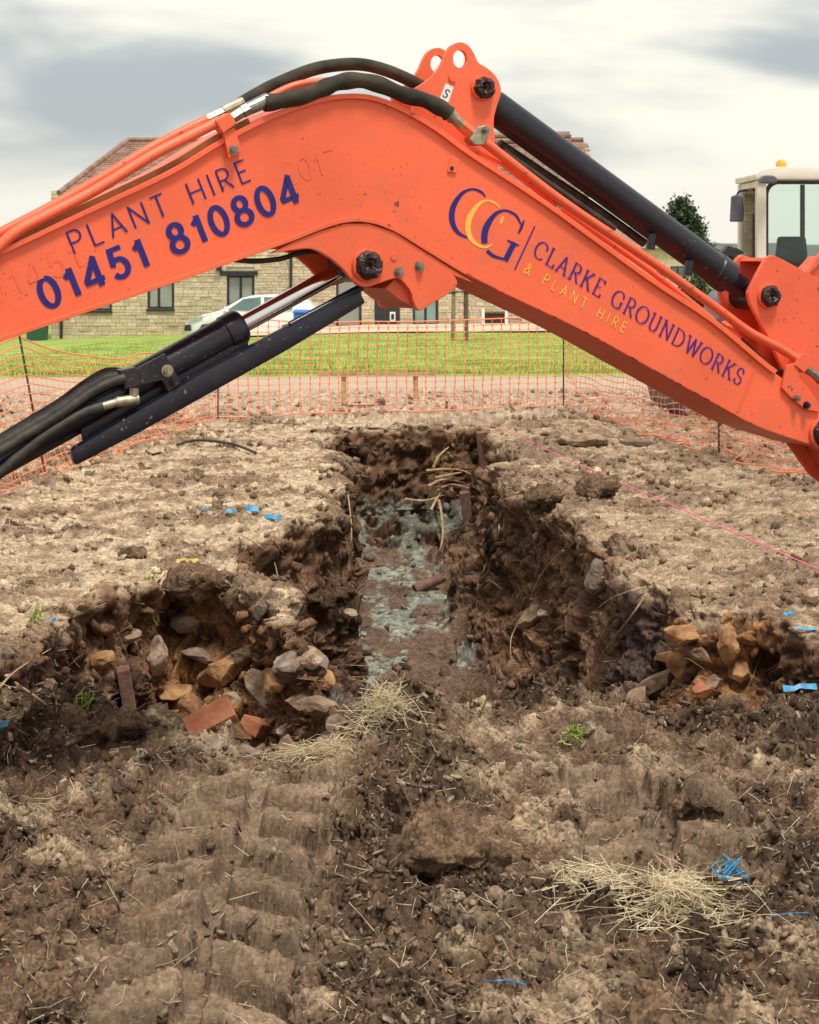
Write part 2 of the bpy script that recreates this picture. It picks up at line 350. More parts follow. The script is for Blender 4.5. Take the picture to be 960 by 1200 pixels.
def macro(X, Y, warp=True):
    X = np.asarray(X, np.float32); Y = np.asarray(Y, np.float32)
    g = base_h(X, Y)
    if warp:
        k = np.clip(1.2 - np.abs(Y - 10) / 14, .3, 1)
        Xp = X + k * (.20 * fbm(X, Y, 0 * X, 1.6, 2, .5, 3.1) + .11 * fbm(X, Y, 0 * X, 3.6, 1, .6, 8.1))
        Yp = Y + k * (.30 * fbm(X, Y, 0 * X, 1.6, 2, .5, 13.1) + .16 * fbm(X, Y, 0 * X, 3.6, 1, .6, 28.1))
    else: Xp, Yp = X, Y
    # main trench
    Xc = .055 - .038 * (Yp - 11); FL, FR = Xc - .36, Xc + .36
    XL, XR = interp(Yp, LIP_L), interp(Yp, LIP_R); dep = 1.2
    XL = np.minimum(XL, FL - .22); XR = np.maximum(XR, FR + .26)
    zl = -dep * prof((Xp - XL) / (FL - XL)); zr = -dep * prof((XR - Xp) / (XR - FR))
    zn = -dep * np.clip((Yp - 6.25) / 2.6, 0, 1); zf = -dep * prof((16.65 - Yp) / .75)
    zA = np.maximum(np.maximum(zl, zr), np.maximum(zn, zf))
    # left cut
    DF, DN = interp(Xp, B_FAR), interp(Xp, B_NEAR)
    dB = .74 - .25 * sstep(-1.6, -2.6, Xp)
    zB = np.maximum(-dB * prof((DF - Yp) / .60), -dB * np.clip((Yp - DN) / 1.1, 0, 1))
    zB = np.where(Xp > .1, 0, zB)
    # right cut
    dC = np.interp(Xp, [.8, 1.3, 1.8, 2.6, 3.4], [.62, .50, .30, .15, .05])
    CF = interp(Xp, C_FAR)
    zC = np.maximum(-dC * prof((CF - Yp) / .5), -dC * np.clip((Yp - 6.15) / 1.0, 0, 1))
    zC = np.where(Xp < .75, 0, zC)
    pit = np.minimum(np.minimum(zA, zB), zC)
    z = g + pit
    for (cx, cy, h, rx, ry) in ((-.13, 5.95, .13, .20, .22), (.09, 4.80, .12, .17, .14), (.88, 5.12, .07, .11, .10), (-1.1, 5.95, .09, .34, .2), (.62, 5.85, .09, .34, .22),
                                (1.45, 5.75, .07, .32, .22), (-.02, 5.35, .07, .26, .34), (-1.5, 8.4, .05, .3, .3), (-1.2, 4.3, .05, .22, .4), (1.0, 4.1, .035, .25, .3), (.42, 3.75, .03, .2, .12),
                                (1.1, 11.3, .09, .22, .45), (2.6, 11.3, .08, .5, .5), (1.55, 16.2, .09, .35, .5)):
        z = z + h * np.exp(-(((X - cx) / rx) ** 2 + ((Y - cy) / ry) ** 2))
    return z, pit
def hit(x, y, lift=0.0):   # where the ray through a photo pixel meets the ground
    Ys = np.arange(3.0, 40, .01); Xs = (x - HX) / F * Ys; zr = EYE - (y - HY) / F * Ys
    z = macro(Xs, Ys)[0] + lift
    k = np.argmax(z >= zr)
    return Vector((float(Xs[k]), float(Ys[k]), float(z[k])))

# adaptive structured grid: more rows and columns where the ground is steep
def boxs(a, w, axis):
    k = np.ones(w) / w
    return np.apply_along_axis(lambda v: np.convolve(np.pad(v, w // 2, mode='edge'), k, mode='valid')[:len(v)], axis, a)
NC, NR = 780, 1400; NEAR_ROWS = 420
Yc = np.exp(np.linspace(math.log(2.9), math.log(20.8), 1700)); sc_ = np.linspace(-1, 1, 700)
halfw = lambda Y: 1.15 + .30 * Y
inner = lambda Y: .25 * Y + .20
def s2x(sv, Y):
    a_ = np.abs(sv); return np.sign(sv) * np.where(a_ < .93, a_ / .93 * inner(Y), inner(Y) + (a_ - .93) / .07 * (halfw(Y) - inner(Y)))
YY, SS = np.meshgrid(Yc, sc_, indexing='ij'); Z0, _ = macro(s2x(SS, YY), YY)
dY = np.diff(YY, axis=0); dZ = np.diff(Z0, axis=0); Ym = YY[1:]
met = np.sqrt((dY * 2.2 / Ym) ** 2 + (1.5 * dZ) ** 2) / Ym + dY * .012
met = np.mean(met ** 4, axis=1) ** (1 / 4); met = met * (1 + 2.6 * sstep(15.3, 15.7, Yc[1:]) * sstep(17.0, 16.7, Yc[1:])); met = np.convolve(np.pad(met, 7, mode='edge'), np.ones(15) / 15, 'valid')
cum = np.concatenate([[0], np.cumsum(met)]); cut = np.interp(6.3, Yc, cum)
Yrow = np.concatenate([1 / np.linspace(1 / 2.9, 1 / 6.3, NEAR_ROWS, endpoint=False), np.interp(np.linspace(cut, cum[-1], NR - NEAR_ROWS), cum, Yc)])
Y1 = np.repeat(Yrow[:, None], len(sc_), 1); X1 = s2x(np.repeat(sc_[None], NR, 0), Y1); Z1, _ = macro(X1, Y1)
dX = np.diff(X1, axis=1); dZ = np.diff(Z1, axis=1)
met = np.sqrt(dX ** 2 + (1.7 * dZ) ** 2) / Y1[:, 1:]
met[:, np.abs(sc_[1:]) > .935] *= .22
met = boxs(boxs(boxs(met, 9, 1), 31, 0), 15, 0)
cum = np.hstack([np.zeros((met.shape[0], 1)), np.cumsum(met, 1)]); cum /= cum[:, -1:]
tg = np.linspace(0, 1, NC)
X2 = np.stack([np.interp(tg, cum[i], X1[i]) for i in range(NR)]); Y2 = np.repeat(Yrow[:, None], NC, 1)
X2 = X2.astype(np.float32); Y2 = Y2.astype(np.float32)
Zm, PIT = macro(X2, Y2)
Zm = Zm.astype(np.float32)
def grid_normals(P):
    du = np.gradient(P, axis=1); dv = np.gradient(P, axis=0); n_ = np.cross(du, dv); return n_ / (np.linalg.norm(n_, axis=2, keepdims=True) + 1e-9)
# tyre prints: x centre, half width, from, to, depth
def tyre(X, Y, cx, hw, y0, y1, dep, pitch, ph):
    wob = .02 * noise3(Y * 2, 0 * Y, 0 * Y)
    u = (X - cx - wob) / hw
    m_ = sstep(1.25, .85, np.abs(u) + .25 * noise3(X * 9, Y * 9, 0 * X)) * sstep(y0, y0 + .25, Y) * sstep(y1, y1 - .25, Y)
    half = np.where(u > 0, .5, 0.0)
    q = (Y + .16 * np.abs(u)) / pitch + half + ph + .10 * noise3(X * 5, Y * 5, 0 * X)
    w_ = np.abs((q % 1) - .5) * 2
    lug = sstep(.46, .66, w_) * sstep(.06, .16, np.abs(u)) * sstep(1.0, .9, np.abs(u))
    rim = np.exp(-((np.abs(u) - 1.1) / .14) ** 2) * sstep(y0, y0 + .25, Y) * sstep(y1, y1 - .25, Y)
    return m_, -dep * m_ + lug * m_ * .076 + rim * .03
m1, t1_ = tyre(X2, Y2, -.48, .24, 2.9, 5.55, .05, .26, .2)
m2, t2_ = tyre(X2, Y2, .72, .25, 4.35, 5.6, .05, .26, .6)
TR = np.maximum(m1, .85 * m2)
Zm = Zm + t1_ + t2_
P = np.stack([X2, Y2, Zm], 2); N_ = grid_normals(P)
dep_ = np.clip(-PIT, 0, 2)
wall = sstep(.05, .25, dep_)                       # inside the dig
near = sstep(7.4, 6.0, Y2) * (1 - wall)            # churned mud nearest the camera
topl = sstep(6.5, 8.0, Y2) * (1 - wall)
x_, y_, z_ = P[..., 0], P[..., 1], P[..., 2] * 1.3
nl = fbm(x_, y_, z_, 2.6, 3, .5, 1.0); nm = fbm(x_, y_, z_, 8.0, 3, .55, 5.0); nh = fbm(x_, y_, z_, 26., 3, .6, 9.0); nv = fbm(x_, y_, z_, 85., 2, .6, 2.0)
wx, wy = x_ + .03 * nm + .02 * nh + .8 * z_, y_ + .03 * nh + .015 * nv + .45 * z_
d1, i1 = worley2(wx, wy, .11, 3); d2, i2 = worley2(wx, wy, .042, 9)
wm = dep_ > .015; qx, qy, qz = (P[..., 0] + .05 * nm + .025 * nh)[wm], (P[..., 1] + .05 * nh + .02 * nv)[wm], (P[..., 2] + .05 * nl + .03 * nh)[wm]
d1[wm], i1[wm] = worley3(qx, qy, qz, .15, 3); d2[wm], i2[wm] = worley3(qx, qy, qz, .055, 9)
lump1 = np.clip(1 - d1 * 1.35, 0, 1) * sstep(-.1, .7, i1); lump2 = np.clip(1 - d2 * 1.3, 0, 1) * sstep(-.3, .6, i2)
rough_zone = sstep(-.25, .35, nl + .35 * nm)
ridge = 1 - np.abs(nm) * 2
amp_near = near * (1 - .78 * TR)
disp = (amp_near * (.040 * nl + .045 * nm + .030 * nh + .012 * nv + rough_zone * (.060 * lump1 + .034 * lump2))
        + near * TR * (.012 * nm + .010 * nh + .004 * nv + .012 * lump2 * rough_zone)
        + topl * (.040 * nl + .026 * nm + .020 * nh + .010 * nv + rough_zone * (.022 * lump1 + .020 * lump2) + .03 * sstep(.35, .75, nm) * sstep(0, .5, nl))
        + wall * (.13 * nl + .105 * nm + .05 * (.5 - np.abs(nm) * 2) + .030 * nh + .009 * nv + .048 * lump1 + .020 * lump2 + .03 * np.clip(ridge - .7, 0, 1)))
floor_ = sstep(1.02, 1.14, dep_)
disp = disp * (1 - .66 * floor_) + floor_ * (.010 * nh + .004 * nv)
lipz = np.exp(-((dep_ - .03) / .05) ** 2) * (dep_ > .002)
disp = disp + lipz * (.06 * nm + .035 * nh)
disp = disp + .055 * np.exp(-((dep_ - .09) / .06) ** 2) * (dep_ > .004) * (.7 + nm) - .075 * np.exp(-((dep_ - .30) / .11) ** 2) * (.6 + nl)
fade = sstep(20.6, 18.5, Y2) * sstep(1.0, .90, np.abs(X2) / halfw(Y2)) * sstep(2.92, 3.2, Y2)
N_ = N_ * (1 - TR[..., None]) + np.array((0, 0, 1), np.float32) * TR[..., None]        # pressed prints move up and down only
P = P + N_ * (disp * fade)[..., None]
N_ = grid_normals(P)
# ---- soil colours
def mixc(a, b_, t): return a + (np.asarray(b_, np.float32) - a) * t[..., None]
def g2(px, py, rx, ry):      # soft patch on the ground around a photo pixel
    c = hit(px, py); return np.exp(-(((X2 - c.x) / rx) ** 2 + ((Y2 - c.y) / ry) ** 2))
C = np.zeros(P.shape, np.float32); C[:] = (.128, .079, .048)
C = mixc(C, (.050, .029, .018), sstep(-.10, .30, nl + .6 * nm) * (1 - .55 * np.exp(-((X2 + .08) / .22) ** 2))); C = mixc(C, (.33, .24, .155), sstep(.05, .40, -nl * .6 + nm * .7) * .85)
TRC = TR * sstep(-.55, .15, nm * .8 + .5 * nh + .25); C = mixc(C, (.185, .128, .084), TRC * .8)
dry = topl * sstep(-.55, .1, nl * .5 + .5 * nm + np.where(X2 < 0, .35, .1))
C = mixc(C, (.39, .295, .195), dry * np.where(X2 < 0, .95, .72).astype(np.float32))
C = mixc(C, (.185, .115, .068), topl * sstep(.08, .42, nm + .5 * nh) * .85)
C = mixc(C, (.15, .095, .06), topl * sstep(.05, .40, nl + .4 * nm + .12 * (X2 > .2)) * .75)
C = mixc(C, (.36, .28, .20), sstep(16.8, 18.6, Y2) * (1 - wall) * .8)
wc = np.zeros(P.shape, np.float32); wc[:] = (.135, .071, .040)
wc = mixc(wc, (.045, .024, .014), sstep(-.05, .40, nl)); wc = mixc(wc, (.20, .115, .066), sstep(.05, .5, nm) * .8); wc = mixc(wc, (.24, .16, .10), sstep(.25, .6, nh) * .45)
org = np.zeros_like(X2)
for a in ((285, 835, .20, .22), (245, 845, .20, .2), (215, 800, .16, .2), (800, 800, .28, .4), (830, 745, .26, .3), (760, 850, .22, .2), (890, 725, .22, .25)): org = np.maximum(org, g2(*a))
wc = mixc(wc, (.27, .130, .050), np.clip(org * 1.1, 0, 1) * sstep(-.30, .35, nm + .5 * nh))
prp = g2(770, 700, .25, .45); wc = mixc(wc, (.062, .043, .038), np.clip(prp * 1.3, 0, 1) * .8)
cn = fbm(x_ * 1.6, y_ * .45, z_ * 0, 4.0, 3, .55, 4.4); clay = floor_ * sstep(.0, .16, cn + .25 * nm - .07 + .16 * sstep(10.2, 9.0, Y2) * sstep(-.1, .12, X2)) * sstep(-.25, .10, nh + .6 * nm + .05)
wc = mixc(wc, (.13, .085, .060), floor_ * .75); wc = mixc(wc, (.245, .265, .215), np.clip(clay, 0, 1) * .85); wc = mixc(wc, (.105, .125, .105), np.clip(clay, 0, 1) * sstep(-.05, .3, nm - .3 * nh) * .75)
fe = sstep(15.9, 16.15, Y2) * sstep(.62, .80, dep_); wc = mixc(wc, (.16, .172, .140), fe * sstep(-.3, .2, nm) * .85)
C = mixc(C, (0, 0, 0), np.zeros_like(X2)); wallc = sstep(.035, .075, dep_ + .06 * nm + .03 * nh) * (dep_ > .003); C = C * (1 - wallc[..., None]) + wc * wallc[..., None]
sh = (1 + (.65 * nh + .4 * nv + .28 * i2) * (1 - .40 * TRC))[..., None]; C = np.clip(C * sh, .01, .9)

# ---- add coarse surround so that the sheet reaches the horizon
xe = [4, 9, 18, 40, 90, 200, 500, 1200]
L = []; R = []
for k in xe:
    L.insert(0, np.stack([X2[:, 0] - k, Y2[:, 0], 0 * X2[:, 0]], 1)); R.append(np.stack([X2[:, -1] + k, Y2[:, -1], 0 * X2[:, 0]], 1))
for arr in (L, R):
    for q in arr: q[:, 2] = base_h(q[:, 0], q[:, 1])
full = np.concatenate([np.stack(L, 1), P, np.stack(R, 1)], 1)
cfull = np.concatenate([np.full((NR, len(xe), 3), (.30, .225, .15)), C, np.full((NR, len(xe), 3), (.30, .225, .15))], 1)
def rowat(Yv, xr, inv):
    q = np.stack([xr, np.full_like(xr, Yv), np.zeros_like(xr)], 1); q[:, 2] = base_h(q[:, 0], q[:, 1]); return q
fr_, bk_ = full[0].copy(), full[-1].copy()
front = [rowat(v, fr_[:, 0], 0) for v in (-400, -60, -15, -4, 1.0, 2.4)]; back = [rowat(v, bk_[:, 0], 0) for v in (22, 24, 27, 31, 36, 42, 49, 55, 62, 80, 120, 200, 400, 800, 1500)]
cf = [np.full((full.shape[1], 3), (.30, .225, .15))] * len(front)
cb = [np.full((full.shape[1], 3), (.43, .335, .245) if v < 26 else (.16, .17, .05)) for v in (22, 24, 27, 31, 36, 42, 49, 55, 62, 80, 120, 200, 400, 800, 1500)]
full = np.concatenate([np.stack(front), full, np.stack(back)], 0); cfull = np.concatenate([np.stack(cf), cfull, np.stack(cb)], 0)
nr, nc = full.shape[:2]
idx = np.arange(nr * nc).reshape(nr, nc)
FQ = np.stack([idx[:-1, :-1].ravel(), idx[:-1, 1:].ravel(), idx[1:, 1:].ravel(), idx[1:, :-1].ravel()], 1)
afull = np.ones(full.shape[:2], np.float32); afull[len(front):len(front) + NR, len(xe):len(xe) + NC] = np.clip(1 - .38 * TRC - .28 * dry - .5 * np.clip(clay, 0, 1), 0, 1)
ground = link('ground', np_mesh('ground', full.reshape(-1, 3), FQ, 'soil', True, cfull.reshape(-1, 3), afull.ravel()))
tag(ground, 'churned brown soil with an open trench dug through it', 'ground', kind='structure')

PV = P.reshape(-1, 3); PN = N_.reshape(-1, 3); PC = C.reshape(-1, 3); PY = Y2.ravel(); PX = X2.ravel(); PW = wall.ravel(); PNEAR = near.ravel(); PTR = TR.ravel(); PTOP = topl.ravel(); PRZ = rough_zone.ravel(); PFL = floor_.ravel(); PDEP = dep_.ravel()
cell = np.ones(len(PV))
_du = np.linalg.norm(np.gradient(P, axis=1), axis=2); _dv = np.linalg.norm(np.gradient(P, axis=0), axis=2); AREA = (_du * _dv).ravel()
INFR = (np.abs(PX) < .26 * PY + .15) & (PY > 3.2)
def pick(n_, w):
    w = w * AREA * INFR; w = np.cumsum(w); return np.searchsorted(w, rng.random(n_) * w[-1])
def ground_at(x, y):   # nearest built ground vertex
    k = np.argmin((PV[:, 0] - x) ** 2 + (PV[:, 1] - y) ** 2); return PV[k], PC[k], PN[k]
def ground_z(x, y):
    i = min(max(int(np.searchsorted(Yrow, y)), 1), NR - 1); j = min(max(int(np.searchsorted(X2[i], x)), 1), NC - 1); return float(max(P[i, j, 2], P[i - 1, j, 2], P[i, j - 1, 2]))
def pix(x, y):         # ground vertex closest to the ray of a photo pixel (nearest hit)
    u, v = (x - HX) / F, (HY - y) / F
    e = (PV[:, 0] / PV[:, 1] - u) ** 2 + ((PV[:, 2] - EYE) / PV[:, 1] - v) ** 2
    k = np.argsort(e)[:60]; k = k[e[k] < max(e[k[0]] * 4, (2.5 / F) ** 2)]
    k = k[np.argmin(PV[k, 1])]; return Vector(PV[k].tolist())

# ------------------------------------------------------------------ scatter: soil crumbs, straw, chips (uncountable)
phi = (1 + 5 ** .5) / 2
ICO = np.array([(-1, phi, 0), (1, phi, 0), (-1, -phi, 0), (1, -phi, 0), (0, -1, phi), (0, 1, phi), (0, -1, -phi), (0, 1, -phi), (phi, 0, -1), (phi, 0, 1), (-phi, 0, -1), (-phi, 0, 1)], np.float32) / math.sqrt(1 + phi * phi)
ICF = np.array([(0, 11, 5), (0, 5, 1), (0, 1, 7), (0, 7, 10), (0, 10, 11), (1, 5, 9), (5, 11, 4), (11, 10, 2), (10, 7, 6), (7, 1, 8), (3, 9, 4), (3, 4, 2), (3, 2, 6), (3, 6, 8), (3, 8, 9), (4, 9, 5), (2, 4, 11), (6, 2, 10), (8, 6, 7), (9, 8, 1)], np.int32)
def rand_rot(n_):
    q = rng.normal(size=(n_, 4)); q /= np.linalg.norm(q, axis=1, keepdims=True); w, x, y, z = q.T
    return np.stack([np.stack([1 - 2 * (y * y + z * z), 2 * (x * y - z * w), 2 * (x * z + y * w)], 1), np.stack([2 * (x * y + z * w), 1 - 2 * (x * x + z * z), 2 * (y * z - x * w)], 1), np.stack([2 * (x * z - y * w), 2 * (y * z + x * w), 1 - 2 * (x * x + y * y)], 1)], 1)
def crumbs(name, n_, w, smin, smax, pw, label, flat=.75, tint=(.8, 1.25), sink=.25):
    k = pick(n_, w); s = smin + (smax - smin) * rng.random(n_) ** pw
    s = s * np.clip(PY[k] / 6.5, .75, 1.9)
    ax = rng.uniform(.4, 1.25, (n_, 1, 3)) * np.array([1, 1, flat])
    V = ICO[None] * ax * (1 + rng.uniform(-.48, .42, (n_, 12, 1)))
    V = np.einsum('nij,nvj->nvi', rand_rot(n_), V) * s[:, None, None] + (PV[k] + PN[k] * (s * (.5 - sink))[:, None])[:, None]
    Fc = (ICF[None] + (np.arange(n_) * 12)[:, None, None]).reshape(-1, 3)
    c = PC[k] * rng.uniform(tint[0], tint[1], (n_, 1)); c = np.repeat(c, 12, 0)
    return tag(link(name, np_mesh(name, V.reshape(-1, 3), Fc, 'soil', False, c)), label, 'soil', kind='stuff')
crumbs('soil_crumbs', 9000, PNEAR * (.25 + PRZ) * (1 - .96 * PTR) * (6 / np.maximum(PY, 3)) ** 1.5, .004, .024, 2.6, 'loose crumbs of brown soil over the churned mud')
crumbs('topsoil_crumbs', 5200, PTOP * (.3 + PRZ) * (10 / np.maximum(PY, 6)) ** 1.6, .005, .026, 3.0, 'pale dry crumbs scattered over the level soil')
crumbs('trench_rubble', 5600, PW * (.55 - PFL * .2 + 1.2 * (PY < 8.6)), .005, .036, 3.2, 'crumbs and small stones on the trench sides')
def sticks(name, n_, w, lmin, lmax, r, mat_, label, up=.25, along=None, tight=1.0):
    k = pick(n_, w) if along is None else along
    Ln = lmin + (lmax - lmin) * rng.random(n_) ** 2.6; a = rng.random(n_) * 2 * np.pi
    d = np.stack([np.cos(a), np.sin(a), rng.normal(0, up, n_)], 1); d -= PN[k] * np.sum(d * PN[k], 1, keepdims=True) * .8
    d /= np.linalg.norm(d, axis=1, keepdims=True); side = np.cross(d, PN[k]); side /= np.linalg.norm(side, axis=1, keepdims=True) + 1e-9
    upv = np.cross(side, d); bend = rng.normal(0, .12, n_) * Ln
    rr = r * rng.uniform(.6, 1.4, n_)
    V = np.zeros((n_, 9, 3))
    for q, t in enumerate((-.5, 0, .5)):
        c = PV[k] + PN[k] * (.004 + rr)[:, None] + d * (Ln * t)[:, None] + side * (bend * (1 - 4 * t * t))[:, None] + PN[k] * (np.abs(t) * .012 * rng.normal(0, 1, n_))[:, None]
        for j in range(3):
            an = 2 * math.pi * j / 3; V[:, q * 3 + j] = c + (side * math.cos(an) + upv * math.sin(an)) * rr[:, None]
    f = []
    for q in range(2):
        for j in range(3): f.append((q * 3 + j, q * 3 + (j + 1) % 3, q * 3 + 3 + (j + 1) % 3, q * 3 + 3 + j))
    Fc = (np.array(f)[None] + (np.arange(n_) * 9)[:, None, None]).reshape(-1, 4)
    return tag(link(name, np_mesh(name, V.reshape(-1, 3), Fc, mat_, True)), label, 'straw', kind='stuff')
swt = PNEAR * (5 / np.maximum(PY, 3)) ** 1.2 * (1 - .7 * PTR) + .25 * PTOP * (PY < 15) + .04 * PW
sticks('loose_straw', 6600, swt, .008, .12, .0008, 'straw', 'short pieces of dry straw strewn over the soil')
sticks('fine_roots', 1500, PW * (1 - PFL) * (PY < 17), .04, .26, .0016, 'root', 'fine dry roots hanging out of the trench sides', up=.9)
# flat chips
n_ = 5200; k = pick(n_, PNEAR * (.15 + PRZ ** 2) * (5 / np.maximum(PY, 3)) ** 1.6 * (1 - .8 * PTR)); s = .004 + .014 * rng.random(n_) ** 2.8
bx8 = np.array([(x, y, z) for z in (-.12, .12) for y in (-.45, .45) for x in (-1, 1)]) * (1 + rng.uniform(-.3, .3, (n_, 8, 1)))
a = rng.random(n_) * 6.28; tdir = np.stack([np.cos(a), np.sin(a), np.zeros(n_)], 1); nn = PN[k] + rng.normal(0, .35, (n_, 3)); nn /= np.linalg.norm(nn, axis=1, keepdims=True)
tdir -= nn * np.sum(nn * tdir, 1, keepdims=True); tdir /= np.linalg.norm(tdir, axis=1, keepdims=True); bdir = np.cross(nn, tdir)
V = (tdir[:, None] * bx8[..., :1] + bdir[:, None] * bx8[..., 1:2] + nn[:, None] * bx8[..., 2:]) * s[:, None, None] + (PV[k] + nn * .004)[:, None]
Fc = (np.array([(0, 2, 3, 1), (4, 5, 7, 6), (0, 1, 5, 4), (2, 6, 7, 3), (0, 4, 6, 2), (1, 3, 7, 5)])[None] + (np.arange(n_) * 8)[:, None, None]).reshape(-1, 4)
c = np.array([(.29, .22, .145), (.20, .14, .09), (.38, .30, .21), (.13, .085, .055)])[rng.integers(0, 4, n_)] * rng.uniform(.7, 1.15, (n_, 1))
tag(link('wood_chips', np_mesh('wood_chips', V.reshape(-1, 3), Fc, 'soil', False, np.repeat(c, 8, 0))), 'pale flat chips and bark flakes trodden into the mud', 'chips', kind='stuff')
# ------------------------------------------------------------------ the excavator whose boom crosses the picture
YAW = math.radians(26); D0 = 5.5; TA = math.tan(YAW)
EX = Vector((math.cos(YAW), math.sin(YAW), 0)); EN = Vector((-math.sin(YAW), math.cos(YAW), 0)); EZ = Vector((0, 0, 1))   # along the boom, away from the lens, up
def bp(x, y, off=0.0):        # photo pixel -> point in the boom's side plane, off metres behind its near face
    u, v = (x - HX) / F, (HY - y) / F
    D = (D0 + off / math.cos(YAW)) / (1 - u * TA)
    return Vector((u * D, D, EYE + v * D))
def bl(pts, off=0.0): return [bp(x, y, off) for x, y in pts]
def shift(pts, d): return [p + EN * d for p in pts]
def bprism(mb, px, off, th, plane=None):
    f = bl(px, off); mb.prism(f, shift(f, th)); return mb
def px_smooth(pts, n=5): return [(p.x, p.y) for p in smooth_path([(x, y, 0) for x, y in pts], n)]
def disc(mb, c, r, off, th, seg=24, r2=None):       # short cylinder standing out of the side plane, c in pixels
    p = bp(c[0], c[1], off); mb.tube([p, p + EN * th], [r, r if r2 is None else r2], seg); return mb
def btube(mb, px, off, r, n=5, seg=12): mb.tube(smooth_path(bl(px, off), n), r, seg); return mb
foot = bp(-232, 440, .14)
exc = empty('excavator', (-2.9, 4.05, 0), 'orange excavator reaching its lettered boom over the trench', 'excavator')
BW = .28
top_px = px_smooth([(-235, 415), (-150, 366), (0, 298), (100, 251), (200, 204), (260, 168), (320, 138), (375, 119), (410, 114), (440, 117), (473, 130), (511, 152), (552, 182), (640, 240), (760, 327), (835, 377), (900, 431), (935, 455), (972, 486)])
low_px = px_smooth([(-240, 462), (-150, 452), (0, 400), (100, 366), (200, 332), (300, 297), (345, 281), (375, 269), (405, 260), (432, 260), (462, 270), (500, 293), (563, 330), (678, 385), (760, 430), (827, 467), (878, 495), (910, 508), (960, 524)])
out_px = top_px + [(988, 510), (975, 527)] + low_px[::-1]
m = MB(); bprism(m, out_px, 0.0, BW); boom = m.build('boom', 'orange_paint', exc, bevel=.004)
# top flange: a lip along the upper edge
def ribbon(path, off, th, w0, w1, name, mat_, parent):
    P0 = [Vector((x, y)) for x, y in path]; A, B = [], []
    for i, p in enumerate(P0):
        t = (P0[min(i + 1, len(P0) - 1)] - P0[max(i - 1, 0)]).normalized(); nv_ = Vector((t.y, -t.x))
        A.append(bp(*(p + nv_ * w1), off)); B.append(bp(*(p + nv_ * w0), off))
    mm = MB(); mm.strip(A, B, shift(A, th), shift(B, th)); return mm.build(name, mat_, parent, bevel=.002)
ribbon([p for p in top_px if p[0] < 915], -.014, BW + .028, -1.5, 4.5, 'top_flange', 'orange_paint', boom)
ribbon([p for p in top_px if p[0] < 300], .012, .02, 4.5, 12.0, 'dirty_top_strip', 'tan_dirt', boom)
ribbon([p for p in low_px if p[0] < 562], -.012, BW + .024, -1.0, 4.6, 'bottom_flange', 'orange_paint', boom)
ribbon([p for p in low_px if p[0] > 566], -.003, .006, -.6, 1.0, 'worn_lower_edge', 'edge_worn', boom)
# cylinder lugs under the knee, one each side
lug_px = px_smooth([(318, 297), (345, 293), (366, 292), (385, 301), (402, 315), (412, 327), (420, 334), (430, 336.5), (442, 333), (462, 326.5), (470, 328), (481, 341), (485, 354), (491, 364), (499, 361), (509, 354), (522, 347), (534, 337), (536, 330), (532, 323)], 4) + [(556, 332), (500, 296), (462, 272), (432, 262), (405, 262), (375, 271), (345, 283)]
for off, nm_ in ((-.006, 'cylinder_lug'), (BW - .016, 'cylinder_lug')):
    mm = MB(); f = bl(lug_px, -.006); f = shift(f, off + .006); mm.prism(f, shift(f, .022)); mm.build(nm_, 'orange_paint', boom, bevel=.003)
mm = MB(); q = bl([(462, 328), (481, 342), (490, 362), (470, 352), (452, 338)], .02); mm.prism(q, shift(q, .22)); mm.build('gusset_plate', 'orange_worn', boom)
def pin(c, r, off, name, parent):
    o_ = MB(); disc(o_, c, r * 1.16, off - .012, .03, 28, r * 1.22); ob = o_.build(name, 'orange_worn', parent, True, .002)
    g_ = MB(); p = bp(c[0], c[1], off - .012)
    rings = [(r * 1.0, 0), (r * 1.0, -.012), (r * .82, -.022), (r * .55, -.024), (r * .42, -.017), (r * .15, -.014), (.001, -.014)]
    seg = 26; vs = []; rr_ = random.Random(int(c[0]))
    jit = [1 + rr_.uniform(-.10, .07) for _ in range(seg)]
    for (ra, dz) in rings:
        for k_ in range(seg):
            an = 2 * math.pi * k_ / seg; R_ = ra * jit[k_]
            vs.append(p + EX * (math.cos(an) * R_) + EZ * (math.sin(an) * R_) + EN * (dz + rr_.uniform(-.003, .003)))
    fs = []
    for i in range(len(rings) - 1):
        for k_ in range(seg): fs.append((i * seg + k_, i * seg + (k_ + 1) % seg, (i + 1) * seg + (k_ + 1) % seg, (i + 1) * seg + k_))
    g_.add(vs, fs); g_.build('grease', 'grease', ob, True)
    return ob
def bolt(c, off, parent, r=.0125, mat_='steel'):
    o_ = MB(); disc(o_, c, r * 1.35, off - .004, .006, 18); p = bp(c[0], c[1], off - .004)
    o_.tube([p, p - EN * .011], r, 6); o_.tube([p - EN * .011, p - EN * .016], r * .55, 12)
    return o_.build('bolt', mat_, parent)
pin((432, 311), .046, -.006, 'pivot_pin', boom)
bolt((468, 319), -.006, boom); bolt((492, 312), -.006, boom)
mm = MB(); disc(mm, (462, 301), .011, -.010, .008, 16); mm.build('plug', 'orange_paint', boom)
